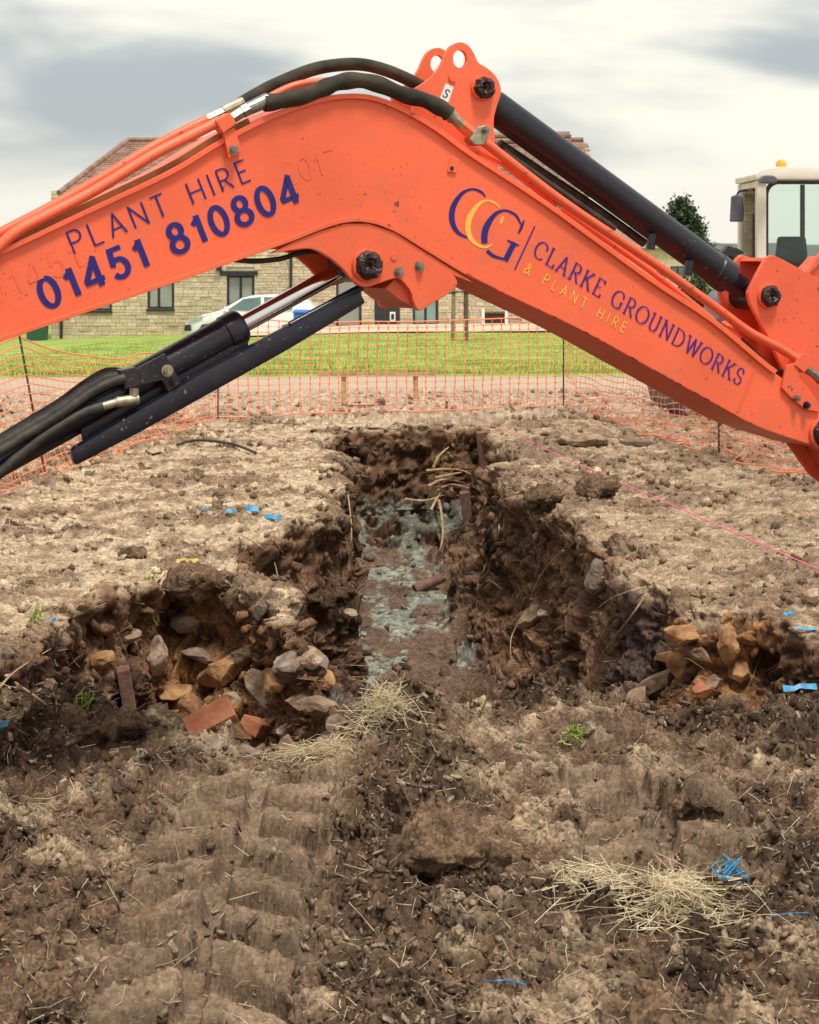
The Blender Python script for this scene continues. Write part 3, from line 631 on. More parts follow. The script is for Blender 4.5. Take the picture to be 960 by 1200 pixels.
# bracket on the knee: two lugs with an eye, carrying the arm cylinder
UP = .055
br_px = px_smooth([(486, 104), (503, 93), (516, 78), (523.5, 62), (529.5, 53.5), (539.6, 49.6), (549, 53.5), (555.7, 63), (560.5, 73), (571, 80), (580, 88), (586, 99.6), (586.6, 111), (581.5, 127), (578.6, 143), (580, 168)], 5) + [(585, 205), (540, 178), (505, 152), (484, 140)]
hole_c, hole_rx, hole_ry = (539.3, 69.0), 8.4, 10.6
def lug_with_hole(off, th, name):
    n_h = 24
    outer = br_px; cx, cy = hole_c
    ang = lambda p: math.atan2(p[1] - cy, p[0] - cx)
    hole = [(cx + hole_rx * math.cos(2 * math.pi * k_ / n_h), cy + hole_ry * math.sin(2 * math.pi * k_ / n_h)) for k_ in range(n_h)]
    import bmesh
    bm = bmesh.new()
    f0 = bl(outer, UP); h0 = bl(hole, UP)
    vo = [bm.verts.new(p) for p in f0]; vh = [bm.verts.new(p) for p in h0]
    es = [bm.edges.new((vo[i], vo[(i + 1) % len(vo)])) for i in range(len(vo))] + [bm.edges.new((vh[i], vh[(i + 1) % n_h])) for i in range(n_h)]
    bmesh.ops.triangle_fill(bm, use_beauty=True, use_dissolve=False, edges=es)
    r_ = bmesh.ops.extrude_face_region(bm, geom=bm.faces[:]); vv = [g for g in r_['geom'] if isinstance(g, bmesh.types.BMVert)]
    bmesh.ops.translate(bm, verts=vv, vec=EN * th); bmesh.ops.translate(bm, verts=bm.verts[:], vec=EN * (off - UP))
    bmesh.ops.recalc_face_normals(bm, faces=bm.faces[:])
    me = bpy.data.meshes.new(name); bm.to_mesh(me); bm.free(); me.materials.append(MAT['orange_paint']); return link(name, me, boom)
lug_with_hole(UP, .018, 'knee_bracket'); lug_with_hole(UP + .165, .018, 'knee_bracket')
pin((567, 103), .037, UP, 'pivot_pin', boom)
mm = MB(); disc(mm, (531, 91), .013, UP - .008, .01, 18); mm.build('plug', 'orange_paint', boom)
mm = MB(); bprism(mm, [(522.5, 97.5), (532, 101.5), (525.5, 120), (515.5, 115.5)], UP - .0012, .001); st = mm.build('sticker', 'sticker_white', boom)
# ---- arm cylinder on top
CO = .145
a0, a1 = bp(567, 103, UP) + EN * (CO - UP), bp(902, 347, .04) + EN * (CO - .04)
ax = (a1 - a0).normalized(); Lc = (a1 - a0).length
m = MB(); m.tube([a0 + ax * .06, a0 + ax * .10, a0 + ax * (Lc - .20), a0 + ax * (Lc - .195), a0 + ax * (Lc - .13), a0 + ax * (Lc - .125)], [.05, .0575, .0575, .062, .062, .05], 32); ac = m.build('arm_cylinder', 'cylinder_black', exc, True)
m = MB(); m.tube([a0 + ax * (Lc - .125), a0 + ax * (Lc - .05)], [.042, .04], 20); m.tube([a1 - EN * .07, a1 + EN * .07], .052, 24); m.build('rod_eye', 'black_paint', ac, True)
m = MB(); m.tube([a0 - EN * .07, a0 + EN * .07], .05, 24); m.build('barrel_eye', 'black_paint', ac, True)
for c in ((762, 291), (806, 322)):
    p = bp(c[0], c[1], .10); m = MB(); m.tube([p + EZ * .05 + EX * .01, p - EZ * .004], .016, 8); m.build('port_fitting', 'black_paint', ac)
m = MB(); btube(m, [(585, 168), (640, 205), (700, 245), (755, 285)], .19, .016); m.build('return_pipe', 'rubber', ac, True)
m = MB(); btube(m, [(590, 178), (650, 220), (720, 268)], .13, .013); m.build('return_pipe', 'rubber', ac, True)
# ---- boom cylinder under the knee
b0, b1 = bp(432, 311, 0) + EN * .14, bp(-190, 655, .0) + EN * .14
bx_ = (b1 - b0).normalized(); Lb = (b1 - b0).length
hd = bp(286, 385, .10); sH = (hd - b0).dot(bx_)
m = MB(); m.tube([b0 + bx_ * .03, b0 + bx_ * (sH + .02)], .0285, 32); bc = m.build('boom_cylinder_rod', 'chrome', exc, True)
m = MB(); m.tube([b0 - EN * .06, b0 + EN * .06], .055, 24); m.build('rod_eye', 'grease', bc, True)
m = MB(); m.tube([b0 + bx_ * (sH - .012), b0 + bx_ * sH, b0 + bx_ * (sH + .05), b0 + bx_ * (sH + .054), b0 + bx_ * (Lb - .05)], [.050, .058, .058, .054, .054], 32); bar = m.build('boom_cylinder', 'black_paint', exc, True)
m = MB(); m.tube([b0 + bx_ * (Lb - .06) , b1 + bx_ * .03], .045, 20); m.tube([b1 - EN * .08, b1 + EN * .08], .055, 24); m.build('barrel_eye', 'black_paint', bar, True)
# guard channel below it
gA = [(421, 339), (330, 387), (240, 435), (160, 482), (84, 527)]; gB = [(431, 355), (338, 411), (247, 462), (166, 507), (89, 547)]
m = MB(); A_, B_ = bl(gA, .045), bl(gB, .045); m.strip(A_, B_, shift(A_, .05), shift(B_, .05)); guard = m.build('cylinder_guard', 'black_paint', exc, True, .016)
m = MB(); A_, B_ = bl([(290, 396), (240, 420), (160, 462), (95, 500)], .10), bl([(292, 410), (243, 440), (163, 486), (98, 524)], .10); m.strip(A_, B_, shift(A_, .012), shift(B_, .012)); m.build('gap_plate', 'black_paint', guard)  # dark plate added to fill the gap between barrel and guard bar
m = MB(); m.tube(bl([(424, 336), (340, 381)], .06), .012, 10); m.build('guard_rail', 'black_paint', guard, True)
# mounting plate, block, bolts, hoses on the barrel
m = MB(); bprism(m, [(160, 432), (194, 414), (213, 450), (198, 460), (190, 446), (166, 452)], .055, .012); cp = m.build('clamp_plate', 'black_paint', bar, bevel=.003)
bolt((196.5, 434.5), .055, cp, .014, 'zinc'); bolt((204.5, 448), .055, cp, .012, 'black_paint')
m = MB(); bprism(m, [(141, 434), (160, 430), (166, 452), (147, 457)], .05, .05); m.build('valve_block', 'black_paint', bar, bevel=.004)
m = MB(); m.tube(bl([(157, 455), (157, 468)], .055), .0145, 8); m.tube(bl([(162, 468), (138, 471), (134, 472)], .055), [.016, .017, .013], 12); m.tube(bl([(136, 471.5), (118, 477)], .055), .0135, 14); m.build('hose_fitting', 'zinc', bar, True)
m = MB(); btube(m, [(120, 476), (95, 485), (60, 505), (25, 532), (-20, 570), (-90, 615), (-170, 640)], .055, .0165, 5, 14); m.build('hydraulic_hose', 'rubber', exc, True)
for off, dy, r in ((.05, 0, .015), (.085, -7, .016), (.12, -13, .016)):
    m = MB(); btube(m, [(146, 443 + dy * .4), (125, 450 + dy), (100, 464 + dy), (70, 486 + dy), (35, 507 + dy), (0, 528 + dy), (-60, 560 + dy), (-170, 610 + dy)], off, r, 5, 14); m.build('hydraulic_hose', 'rubber', exc, True)
m = MB(); btube(m, [(270, 304), (300, 306), (330, 303), (352, 296), (375, 294)], .12, .0085); m.build('hydraulic_hose', 'rubber', exc, True)
# ---- steel lines and hoses over the boom
m = MB(); btube(m, [(-120, 352), (-30, 318), (0, 288), (22, 270), (50, 255), (110, 224), (180, 181.5), (222, 160), (258, 142)], -.01, .0165, 6, 16); tub = m.build('steel_line', 'orange_paint', exc, True)
m = MB(); btube(m, [(-120, 335), (0, 273), (60, 242), (120, 208), (180, 172), (218, 152), (246, 139)], .09, .0155, 6, 16); m.build('steel_line', 'orange_paint', exc, True)
m = MB(); bprism(m, [(213, 153), (238, 143), (241, 150), (217, 161)], .06, .05); m.build('line_clamp', 'orange_paint', boom, bevel=.003)
m = MB(); bprism(m, [(252, 141), (270, 131.5), (278, 145), (262, 156.5)], -.032, .05); clamp = m.build('line_clamp', 'orange_paint', boom, bevel=.004)
m = MB(); bprism(m, [(262, 156), (275, 149), (283.5, 177), (268.5, 185.5)], -.022, .021); m.build('clamp_tab', 'orange_paint', clamp, bevel=.002)
bolt((274.5, 175.5), -.022, clamp, .0115)
m = MB(); m.tube(bl([(272, 139), (284, 131)], -.01), .019, 6); m.tube(bl([(284, 131.5), (291, 127.5)], -.01), .022, 6); m.tube(bl([(291, 127.5), (314, 117)], -.01), [.021, .023], 16); m.build('hose_fitting', 'steel', exc)
m = MB(); m.tube(bl([(243, 140), (262, 131)], .09), .017, 6); m.tube(bl([(262, 131), (285, 120)], .09), .019, 12); m.build('hose_fitting', 'zinc', exc)
m = MB(); m.tube(smooth_path(bl([(309, 121), (330, 118), (357, 112), (380, 103), (396, 97), (419, 94), (444, 99), (473, 111), (498, 117.5), (519, 128), (526, 133)], -.01), 5), [.0265 + .002 * math.sin(i * .9) for i in range(51)], 16); m.build('hydraulic_hose', 'fabric_hose', exc, True)
m = MB(); m.tube(smooth_path(bl([(283, 121), (300, 111), (323, 99), (365, 82), (398, 76), (427, 76), (457, 84), (486, 97), (505, 108)], .17), 5), .0215, 16); m.build('hydraulic_hose', 'fabric_hose', exc, True)
m = MB(); btube(m, [(300, 124), (323, 110), (350, 99), (385, 95), (415, 96)], .06, .012); m.build('steel_line', 'orange_paint', exc, True)
m = MB(); m.tube(bl([(523, 131), (531, 138)], .0), .0225, 14); m.tube(bl([(531, 138), (541, 147)], .0), .0195, 8); m.build('hose_fitting', 'zinc', exc)
m = MB(); m.tube(bl([(540, 146), (552, 156)], .0), .021, 6); m.build('line_nut', 'orange_paint', exc)
m = MB(); bprism(m, [(560, 148), (571, 146), (576, 152), (568, 170), (556, 170), (551, 163)], -.022, .05); cl2 = m.build('line_clamp', 'zinc', boom, bevel=.004); bolt((569, 152.5), -.022, cl2, .010)
m = MB(); btube(m, [(550, 154), (575, 172), (660, 237), (760, 304), (835, 357.5), (878, 389), (914, 408), (937, 423)], -.002, .0165, 5, 16); m.build('steel_line', 'orange_worn', exc, True)
m = MB(); btube(m, [(585, 188), (660, 245), (760, 316), (838, 377)], .10, .012, 5); m.build('steel_line', 'orange_worn', exc, True)
m = MB(); m.tube(bl([(645, 236.5), (656, 245)], .02), .0095, 10); m.build('wire_sleeve', 'sticker_white', exc); m = MB(); m.tube(bl([(837, 376), (848, 384)], .02), .0105, 10); m.build('wire_sleeve', 'steel', exc)
m = MB(); btube(m, [(848, 384), (858, 389), (866, 397)], .02, .012); m.build('line_nut', 'orange_paint', exc, True)
m = MB(); btube(m, [(864, 395), (876, 405), (890, 419), (906, 432), (930, 440)], .03, .010); m.build('hydraulic_hose', 'rubber', exc, True)
m = MB(); btube(m, [(560, 178), (600, 200), (652, 241)], .012, .006); m.build('electric_wire', 'orange_paint', exc, True)
m = MB(); bprism(m, [(935, 419), (944, 414), (951, 428), (943, 437), (932, 428)], -.02, .045); m.build('line_clamp', 'orange_worn', boom, bevel=.003)
m = MB(); m.tube(bl([(944, 432), (953, 438), (962, 446)], .0), .016, 8); m.tube(bl([(960, 444), (990, 470), (1030, 540)], .0), .018, 12); m.build('hose_fitting', 'steel', exc)
m = MB(); bprism(m, [(922, 428), (936, 424), (937, 443), (959, 470), (962, 484), (944, 480), (925, 464), (917, 455)], -.014, .012); pl = m.build('bracket_plate', 'orange_worn', boom, bevel=.003); bolt((934, 467), -.014, pl, .0105); bolt((945.5, 475), -.014, pl, .0105, 'black_paint')
for c, w_ in (((530, 193), 9), ):
    m = MB(); bprism(m, [(c[0] - 1, c[1] - 9), (c[0] + 9, c[1] - 6), (c[0] + 5, c[1] + 10), (c[0] - 5, c[1] + 8)], -.007, .008); t_ = m.build('welded_tab', 'orange_paint', boom, bevel=.002)
    m = MB(); disc(m, (530, 197), .007, -.0095, .004, 12); m.build('tab_hole', 'grease', t_)
m = MB(); bprism(m, [(886, 425), (889, 428), (866, 484), (863, 482)], -.0018, .003); m.build('weld_seam', 'orange_worn', boom)
# ---- arm (dipper) and bucket
DF_ = .045
dp = px_smooth([(877, 345), (879, 338), (896, 306), (900.5, 301), (907, 299.5), (925, 308), (960, 327)], 3) + [(1010, 370), (1065, 455), (1190, 690), (1205, 735), (1180, 748), (1080, 640), (985, 562), (955, 520), (928, 455), (900, 394), (880, 357)]
for off in (DF_, DF_ + .17):
    m = MB(); f = shift(bl(dp, DF_), off - DF_); m.prism(f, shift(f, .018)); arm = m.build('arm_side_plate', 'orange_worn', exc, bevel=.003)
m = MB(); f = bl([(930, 330), (1000, 372), (1060, 462), (1186, 690), (1180, 735), (1084, 630), (990, 552), (960, 500)], DF_ + .019); m.prism(f, shift(f, .148)); m.build('arm_box', 'orange_worn', exc)
m = MB(); f = bl([(899, 302), (925, 309), (925, 313), (897, 306)], DF_ + .019); m.prism(f, shift(f, .148)); m.build('arm_top_plate', 'orange_worn', exc)
pin((902, 347), .040, DF_, 'pivot_pin', exc)
pin((966, 508), .052, -.002, 'pivot_pin', boom)
m = MB(); m.tube(bl([(946, 320), (962, 296), (985, 262)], DF_ + .02), .008, 8); m.build('guard_rail', 'orange_worn', exc, True)
m = MB(); bprism(m, [(948, 322), (968, 300), (1000, 330), (985, 350)], DF_ + .04, .1); m.build('cylinder_bracket', 'orange_worn', exc, bevel=.004)
tip = bp(1192, 728, DF_ + .1)
bk = [(0, .12), (.22, .16), (.42, .06), (.52, -.06), (.46, -.20), (.26, -tip.z + .02), (.02, -tip.z + .01), (.10, -.12)]
m = MB()
f = [tip + EX * (a_ - .06) + EZ * b_ - EN * .26 for a_, b_ in bk]; m.prism(f, shift(f, .52)); m.build('bucket', 'black_paint', exc, bevel=.01)
for k_ in range(4):
    p = tip + EX * -.05 + EZ * (-tip.z + .02) - EN * (.20 - .13 * k_); m = MB(); m.prism([p + EN * .03 + EZ * .03, p - EN * .03 + EZ * .03, p - EN * .02 - EX * .12, p + EN * .02 - EX * .12], [p + EN * .03 - EZ * .012, p - EN * .03 - EZ * .012, p - EN * .02 - EX * .12 - EZ * .006, p + EN * .02 - EX * .12 - EZ * .006]); m.build('bucket_tooth', 'steel', exc)
# ---- machine body left of the picture: swing post, house, cab, tracks
def lb(mb, a0_, a1_, n0, n1, z0, z1):     # box in the boom's own axes measured from the boom foot
    o_ = Vector((foot.x, foot.y, 0)); f = [o_ + EX * a_ + EN * n0 + EZ * z_ for a_, z_ in ((a0_, z0), (a1_, z0), (a1_, z1), (a0_, z1))]
    mb.prism(f, shift(f, n1 - n0)); return mb
m = MB(); lb(m, -.35, .16, -.2, .2, .55, 1.0); lb(m, -.16, .10, -.2, -.16, .9, 1.5); lb(m, -.16, .10, .16, .2, .9, 1.5); m.build('swing_post', 'orange_paint', exc, bevel=.02)
m = MB(); lb(m, -2.3, -.36, -.95, .95, .62, 1.15); m.build('house', 'orange_paint', exc, bevel=.06)
m = MB(); lb(m, -2.35, -1.45, -.93, .93, 1.152, 1.62); m.build('engine_cover', 'orange_paint', exc, bevel=.08)
m = MB(); lb(m, -1.44, -.42, .0, .92, 2.42, 2.52); cab1 = m.build('cab_roof', 'cream_paint', exc, bevel=.03)
for a_, n__ in ((-1.42, .02), (-.5, .02), (-1.42, .84), (-.5, .84)):
    m = MB(); lb(m, a_, a_ + .07, n__, n__ + .07, 1.152, 2.418); m.build('cab_pillar', 'cream_paint', cab1)
m = MB(); lb(m, -1.5, -.7, -.45, .45, .40, .618); m.build('slew_ring', 'dark_plastic', exc)
def track(a0_, a1_, n0, n1, zc, r, parent, origin=None, ex=None, en=None):
    ex = ex or EX; en = en or EN; o_ = origin or Vector((foot.x, foot.y, 0))
    pts = [(a0_ + r + r * math.cos(t), zc + r * math.sin(t)) for t in np.linspace(math.pi / 2, 1.5 * math.pi, 10)] + [(a1_ - r + r * math.cos(t), zc + r * math.sin(t)) for t in np.linspace(-math.pi / 2, math.pi / 2, 10)]
    mm = MB(); f = [o_ + ex * a_ + en * n0 + EZ * z_ for a_, z_ in pts]; mm.prism(f, [p + en * (n1 - n0) for p in f]); t_ = mm.build('track', 'rubber', parent)
    tot = MB(); L_ = a1_ - a0_ - 2 * r; nl_ = int(L_ / .12)
    for zz, s_ in ((zc + r, 1), (zc - r, -1)):
        for i in range(nl_):
            c_ = a0_ + r + (i + .5) * L_ / nl_
            q = [o_ + ex * (c_ + d_) + en * n0 + EZ * (zz + s_ * h_) for d_, h_ in ((-.03, -.004), (.03, -.004), (.022, .022), (-.022, .022))]; tot.prism(q, [p + en * (n1 - n0) for p in q])
    tot.build('track_lugs', 'rubber', t_)['kind'] = 'stuff'
    for i in range(4):
        c_ = o_ + ex * (a0_ + r + i * L_ / 3) + en * (n0 - .012) + EZ * zc; w_ = MB(); w_.tube([c_, c_ + en * .1], r * (.75 if i in (0, 3) else .4), 20); w_.build('track_roller', 'dark_plastic', t_)
    return t_
track(-2.3, -.1, -1.0, -.55, .25, .23, exc); track(-2.3, -.1, .55, 1.0, .25, .23, exc)

# ------------------------------------------------------------------ lettering, drawn stroke by stroke
def arc(cx, cy, rx, ry, a0_, a1_, n_=10): return [(cx + rx * math.cos(math.radians(a0_ + (a1_ - a0_) * i / n_)), cy + ry * math.sin(math.radians(a0_ + (a1_ - a0_) * i / n_))) for i in range(n_ + 1)]
SANS = {
 'P': (.50, [[(0, 0), (0, 1)], [(0, 1), (.26, 1)] + arc(.26, .74, .24, .26, 90, -90)[1:] + [(0, .48)]]),
 'L': (.42, [[(0, 1), (0, 0), (.42, 0)]]), 'A': (.64, [[(0, 0), (.32, 1), (.64, 0)], [(.11, .32), (.53, .32)]]),
 'N': (.60, [[(0, 0), (0, 1), (.60, 0), (.60, 1)]]), 'T': (.56, [[(0, 1), (.56, 1)], [(.28, 1), (.28, 0)]]),
 'H': (.58, [[(0, 0), (0, 1)], [(.58, 0), (.58, 1)], [(0, .5), (.58, .5)]]), 'I': (.04, [[(.02, 0), (.02, 1)]]),
 'R': (.52, [[(0, 0), (0, 1)], [(0, 1), (.24, 1)] + arc(.24, .74, .24, .26, 90, -90)[1:] + [(0, .48)], [(.22, .48), (.52, 0)]]),
 'E': (.42, [[(.42, 1), (0, 1), (0, 0), (.42, 0)], [(0, .52), (.36, .52)]]),
 '&': (.66, [[(.66, 0), (.20, .66)] + arc(.32, .80, .16, .20, 215, -35, 10) + [(.14, .45)] + arc(.22, .23, .22, .23, 120, 300, 8) + [(.62, .46)]]),
 ' ': (.34, [])}
DIG = {
 '0': (.56, [arc(.28, .5, .28, .5, 90, 450, 28)]), '1': (.30, [[(.0, .70), (.22, .86), (.24, 1)], [(.24, 1), (.24, 0)]]),
 '4': (.60, [[(.44, 0), (.44, 1), (.0, .34), (.0, .24), (.62, .24)]]),
 '5': (.54, [[(.52, 1), (.10, 1), (.05, .50)] + arc(.25, .32, .28, .32, 125, -150, 14)]),
 '8': (.56, [arc(.28, .76, .23, .24, -90, 270, 20), arc(.28, .26, .28, .26, 90, 450, 22)]),
 '2': (.5, [arc(.25, .75, .24, .25, 160, -40, 10) + [(0, 0), (.5, 0)]]), '7': (.5, [[(0, 1), (.5, 1), (.15, 0)]]), ' ': (.26, [])}
def ser(x, y, w=.13): return [(x - w, y), (x + w, y)]
SERIF = {
 'C': (.72, [arc(.40, .5, .40, .5, 48, 312, 22), [(.67, .88), (.70, .66)]]),
 'L': (.58, [[(.12, 0), (.12, 1)], ser(.12, 1), [(.02, 0), (.55, 0), (.58, .22)]]),
 'A': (.76, [[(.08, 0), (.37, 1)], [(.37, 1), (.68, 0)], [(.18, .34), (.56, .34)], ser(.08, 0), ser(.68, 0)]),
 'R': (.70, [[(.12, 0), (.12, 1)], [(.02, 1), (.34, 1)] + arc(.34, .75, .24, .25, 90, -90)[1:] + [(.12, .5)], [(.32, .5), (.66, 0)], ser(.12, 0), ser(.68, 0, .06)]),
 'K': (.74, [[(.12, 0), (.12, 1)], [(.14, .44), (.60, 1)], [(.28, .60), (.66, 0)], ser(.12, 0), ser(.12, 1), ser(.60, 1), ser(.68, 0)]),
 'E': (.60, [[(.12, 0), (.12, 1)], [(.02, 1), (.54, 1), (.55, .84)], [(.12, .53), (.42, .53)], [(.02, 0), (.56, 0), (.59, .2)]]),
 'G': (.80, [arc(.40, .5, .40, .5, 48, 300, 22), [(.67, .88), (.70, .68)], [(.68, .08), (.68, .42)], ser(.68, .42, .11), [(.58, .03), (.68, .10)]]),
 'O': (.84, [arc(.42, .5, .42, .5, 90, 450, 30)]),
 'U': (.74, [[(.12, 1), (.12, .30)] + arc(.37, .28, .25, .28, 180, 360, 12) + [(.62, 1)], ser(.12, 1), ser(.62, 1)]),
 'N': (.80, [[(.12, 0), (.12, 1)], [(.12, 1), (.68, 0)], [(.68, 0), (.68, 1)], ser(.12, 0), ser(.08, 1), ser(.68, 1)]),
 'D': (.80, [[(.12, 0), (.12, 1)], [(.02, 1), (.34, 1)] + arc(.34, .5, .42, .5, 90, -90, 16)[1:] + [(.02, 0)]]),
 'W': (1.06, [[(.06, 1), (.32, 0)], [(.32, 0), (.54, 1)], [(.54, 1), (.78, 0)], [(.78, 0), (1.0, 1)], ser(.06, 1), ser(1.0, 1)]),
 'S': (.56, [arc(.28, .75, .22, .25, 40, 250, 12) + arc(.28, .25, .25, .25, 70, -140, 12), [(.48, .92), (.48, .74)], [(.06, .26), (.06, .06)]]), ' ': (.42, [])}
def strokes(mb, polys, to3d, pw, ph, state):
    parts_ = []
    for pl_ in polys:
        cur = [pl_[0]]
        for i in range(1, len(pl_)):
            cur.append(pl_[i])
            if i < len(pl_) - 1:
                u1 = (Vector(pl_[i]) - Vector(pl_[i - 1])).normalized(); u2 = (Vector(pl_[i + 1]) - Vector(pl_[i])).normalized()
                if u1.dot(u2) < .45: parts_.append(cur); cur = [tuple(Vector(pl_[i]) - u2 * ph * .5)]
        parts_.append(cur)
    for pl_ in parts_:
        n_ = len(pl_); closed = n_ > 3 and abs(pl_[0][0] - pl_[-1][0]) + abs(pl_[0][1] - pl_[-1][1]) < 1e-6
        lft, rgt = [], []
        for i in range(n_):
            p = Vector(pl_[i]); a_ = Vector(pl_[i - 1]) if i > 0 else (Vector(pl_[-2]) if closed else None); b_ = Vector(pl_[i + 1]) if i < n_ - 1 else (Vector(pl_[1]) if closed else None)
            t1 = (p - a_).normalized() if a_ is not None else None; t2 = (b_ - p).normalized() if b_ is not None else None
            t1 = t1 or t2; t2 = t2 or t1
            n1, n2 = Vector((-t1.y, t1.x)), Vector((-t2.y, t2.x)); mn = n1 + n2
            if mn.length < .35: mn = n2.copy() * .6 + t1 * 0
            mn.normalize(); k_ = min(1 / max(mn.dot(n1), .3), 2.4)
            w_ = math.sqrt((pw * mn.x) ** 2 + (ph * mn.y) ** 2) / 2 * k_
            lft.append(p + mn * w_); rgt.append(p - mn * w_)
        state[0] += 1; off = -.0016 - .00025 * (state[0] % 7)
        A_ = [to3d(q.x, q.y, off) for q in lft]; B_ = [to3d(q.x, q.y, off) for q in rgt]
        mb.add(A_ + B_, [(i, i + 1, n_ + i + 1, n_ + i) for i in range(n_ - 1)])
def text(txt, font, p0, p1, cap, pw, ph, mat_, name, wd=1.0, parent=None, lift=0.0):
    a_, b_ = bp(*p0), bp(*p1); d = (b_ - a_); Ld = d.length; d.normalize(); up = EX * (-d.z if True else 0) + EZ * d.dot(EX)
    ws = [font[c_][0] * cap * wd for c_ in txt]; gap = (Ld - sum(ws)) / (len(txt) - 1); x = 0; st_ = [0]
    for c_, w_ in zip(txt, ws):
        mb = MB(); strokes(mb, font[c_][1], lambda gx, gy, off, x=x: a_ + d * (x + gx * cap * wd) + up * (gy * cap) + EN * (off + lift), pw, ph, st_); x += w_ + gap
        if mb.v: link(name, mb_mesh(mb, name, mat_), parent or boom)
def mb_mesh(mb, name, mat_):
    me = bpy.data.meshes.new(name); me.from_pydata([tuple(v) for v in mb.v], [], mb.f); me.update(); me.materials.append(MAT[mat_]); return me
text('01451 810804', DIG, (55, 362), (352, 236), .086, .215, .175, 'decal_blue', 'digit')
text('PLANT HIRE', SANS, (88, 297.5), (294, 211), .067, .085, .080, 'decal_blue', 'letter', 1.08)
text('CLARKE GROUNDWORKS', SERIF, (624, 299.5), (866, 452), .060, .125, .058, 'decal_purple', 'letter', .97)
text('& PLANT HIRE', SANS, (613.5, 319), (730, 390), .036, .115, .105, 'decal_yellow', 'letter', .95)
text('2017', SANS | DIG, (338, 217), (396, 199), .070, .11, .10, 'decal_ghost', 'faded_letter', .9, None, .0011)
text('01451', DIG, (-6, 356), (96, 312), .075, .13, .12, 'decal_ghost', 'faded_letter', .9, None, .0011)
def px_stroke(mb, pts, k_, off):        # (x, y, width) in pixels on the near face
    pts = [(p.x, p.y, p.z) for p in smooth_path(pts, 5)]; A_, B_ = [], []
    for i, (x, y, w_) in enumerate(pts):
        q0, q1 = pts[max(i - 1, 0)], pts[min(i + 1, len(pts) - 1)]; t = Vector((q1[0] - q0[0], q1[1] - q0[1])).normalized()
        A_.append(bp(x - t.y * w_ / 2, y + t.x * w_ / 2, off)); B_.append(bp(x + t.y * w_ / 2, y - t.x * w_ / 2, off))
    n_ = len(A_); mb.add(A_ + B_, [(i, i + 1, n_ + i + 1, n_ + i) for i in range(n_ - 1)])
Zl = lambda pts: [(500 + a_ / 4.8, 200 + b_ / 4.8, w_ / 4.8) for a_, b_, w_ in pts]
m = MB()
px_stroke(m, Zl([(332, 146, 6), (305, 118, 14), (255, 104, 12), (200, 128, 20), (156, 190, 30), (142, 250, 32), (152, 308, 28), (182, 352, 20), (230, 377, 9)]), 0, -.0016)
px_stroke(m, Zl([(518, 352, 9), (535, 315, 16), (550, 276, 6)]), 0, -.0022)
px_stroke(m, Zl([(530, 300, 8), (508, 256, 13), (470, 230, 12), (432, 224, 13), (385, 246, 22), (342, 306, 34), (326, 362, 36), (328, 408, 32)]), 0, -.0019)
px_stroke(m, Zl([(340, 450, 20), (375, 478, 18), (415, 492, 14), (445, 497, 12)]), 0, -.0016); px_stroke(m, Zl([(444, 506, 30), (468, 455, 30), (494, 408, 30)]), 0, -.0024); px_stroke(m, Zl([(455, 391, 8), (488, 406, 12), (521, 421, 8)]), 0, -.0020)
link('logo_letters', mb_mesh(m, 'logo_letters', 'decal_blue'), boom)
m = MB(); px_stroke(m, Zl([(414, 212, 5), (385, 182, 14), (338, 168, 13), (292, 190, 20), (248, 252, 30), (232, 312, 32), (244, 370, 28), (282, 414, 20), (330, 430, 14), (372, 414, 6)]), 0, -.0013)
px_stroke(m, Zl([(414, 300, 9), (424, 278, 17), (432, 256, 13)]), 0, -.0013)
link('logo_letters', mb_mesh(m, 'logo_letters', 'decal_yellow'), boom)
m = MB(); px_stroke(m, [(627, 265, 1.7), (615, 291, 1.7), (603.5, 316, 1.7)], 0, -.0016); link('logo_bar', mb_mesh(m, 'logo_bar', 'decal_purple'), boom)
m = MB()
for pts in ([(527.5, 108, 1.2), (525.5, 105.5, 1.5), (522.5, 106, 1.4), (523, 109, 1.6), (524.5, 111.5, 1.6), (522.5, 114, 1.4), (519.8, 113, 1.3), (519.6, 110.8, 1.1)],):
    sp = [(p.x, p.y, p.z) for p in smooth_path(pts, 4)]; A_, B_ = [], []
    for i, (x, y, w_) in enumerate(sp):
        q0, q1 = sp[max(i - 1, 0)], sp[min(i + 1, len(sp) - 1)]; t = Vector((q1[0] - q0[0], q1[1] - q0[1])).normalized()
        A_.append(bp(x - t.y * w_ / 2, y + t.x * w_ / 2, UP - .0018)); B_.append(bp(x + t.y * w_ / 2, y - t.x * w_ / 2, UP - .0018))
    m.add(A_ + B_, [(i, i + 1, len(A_) + i + 1, len(A_) + i) for i in range(len(A_) - 1)])
link('sticker_mark', mb_mesh(m, 'sticker_mark', 'decal_blue'), st)
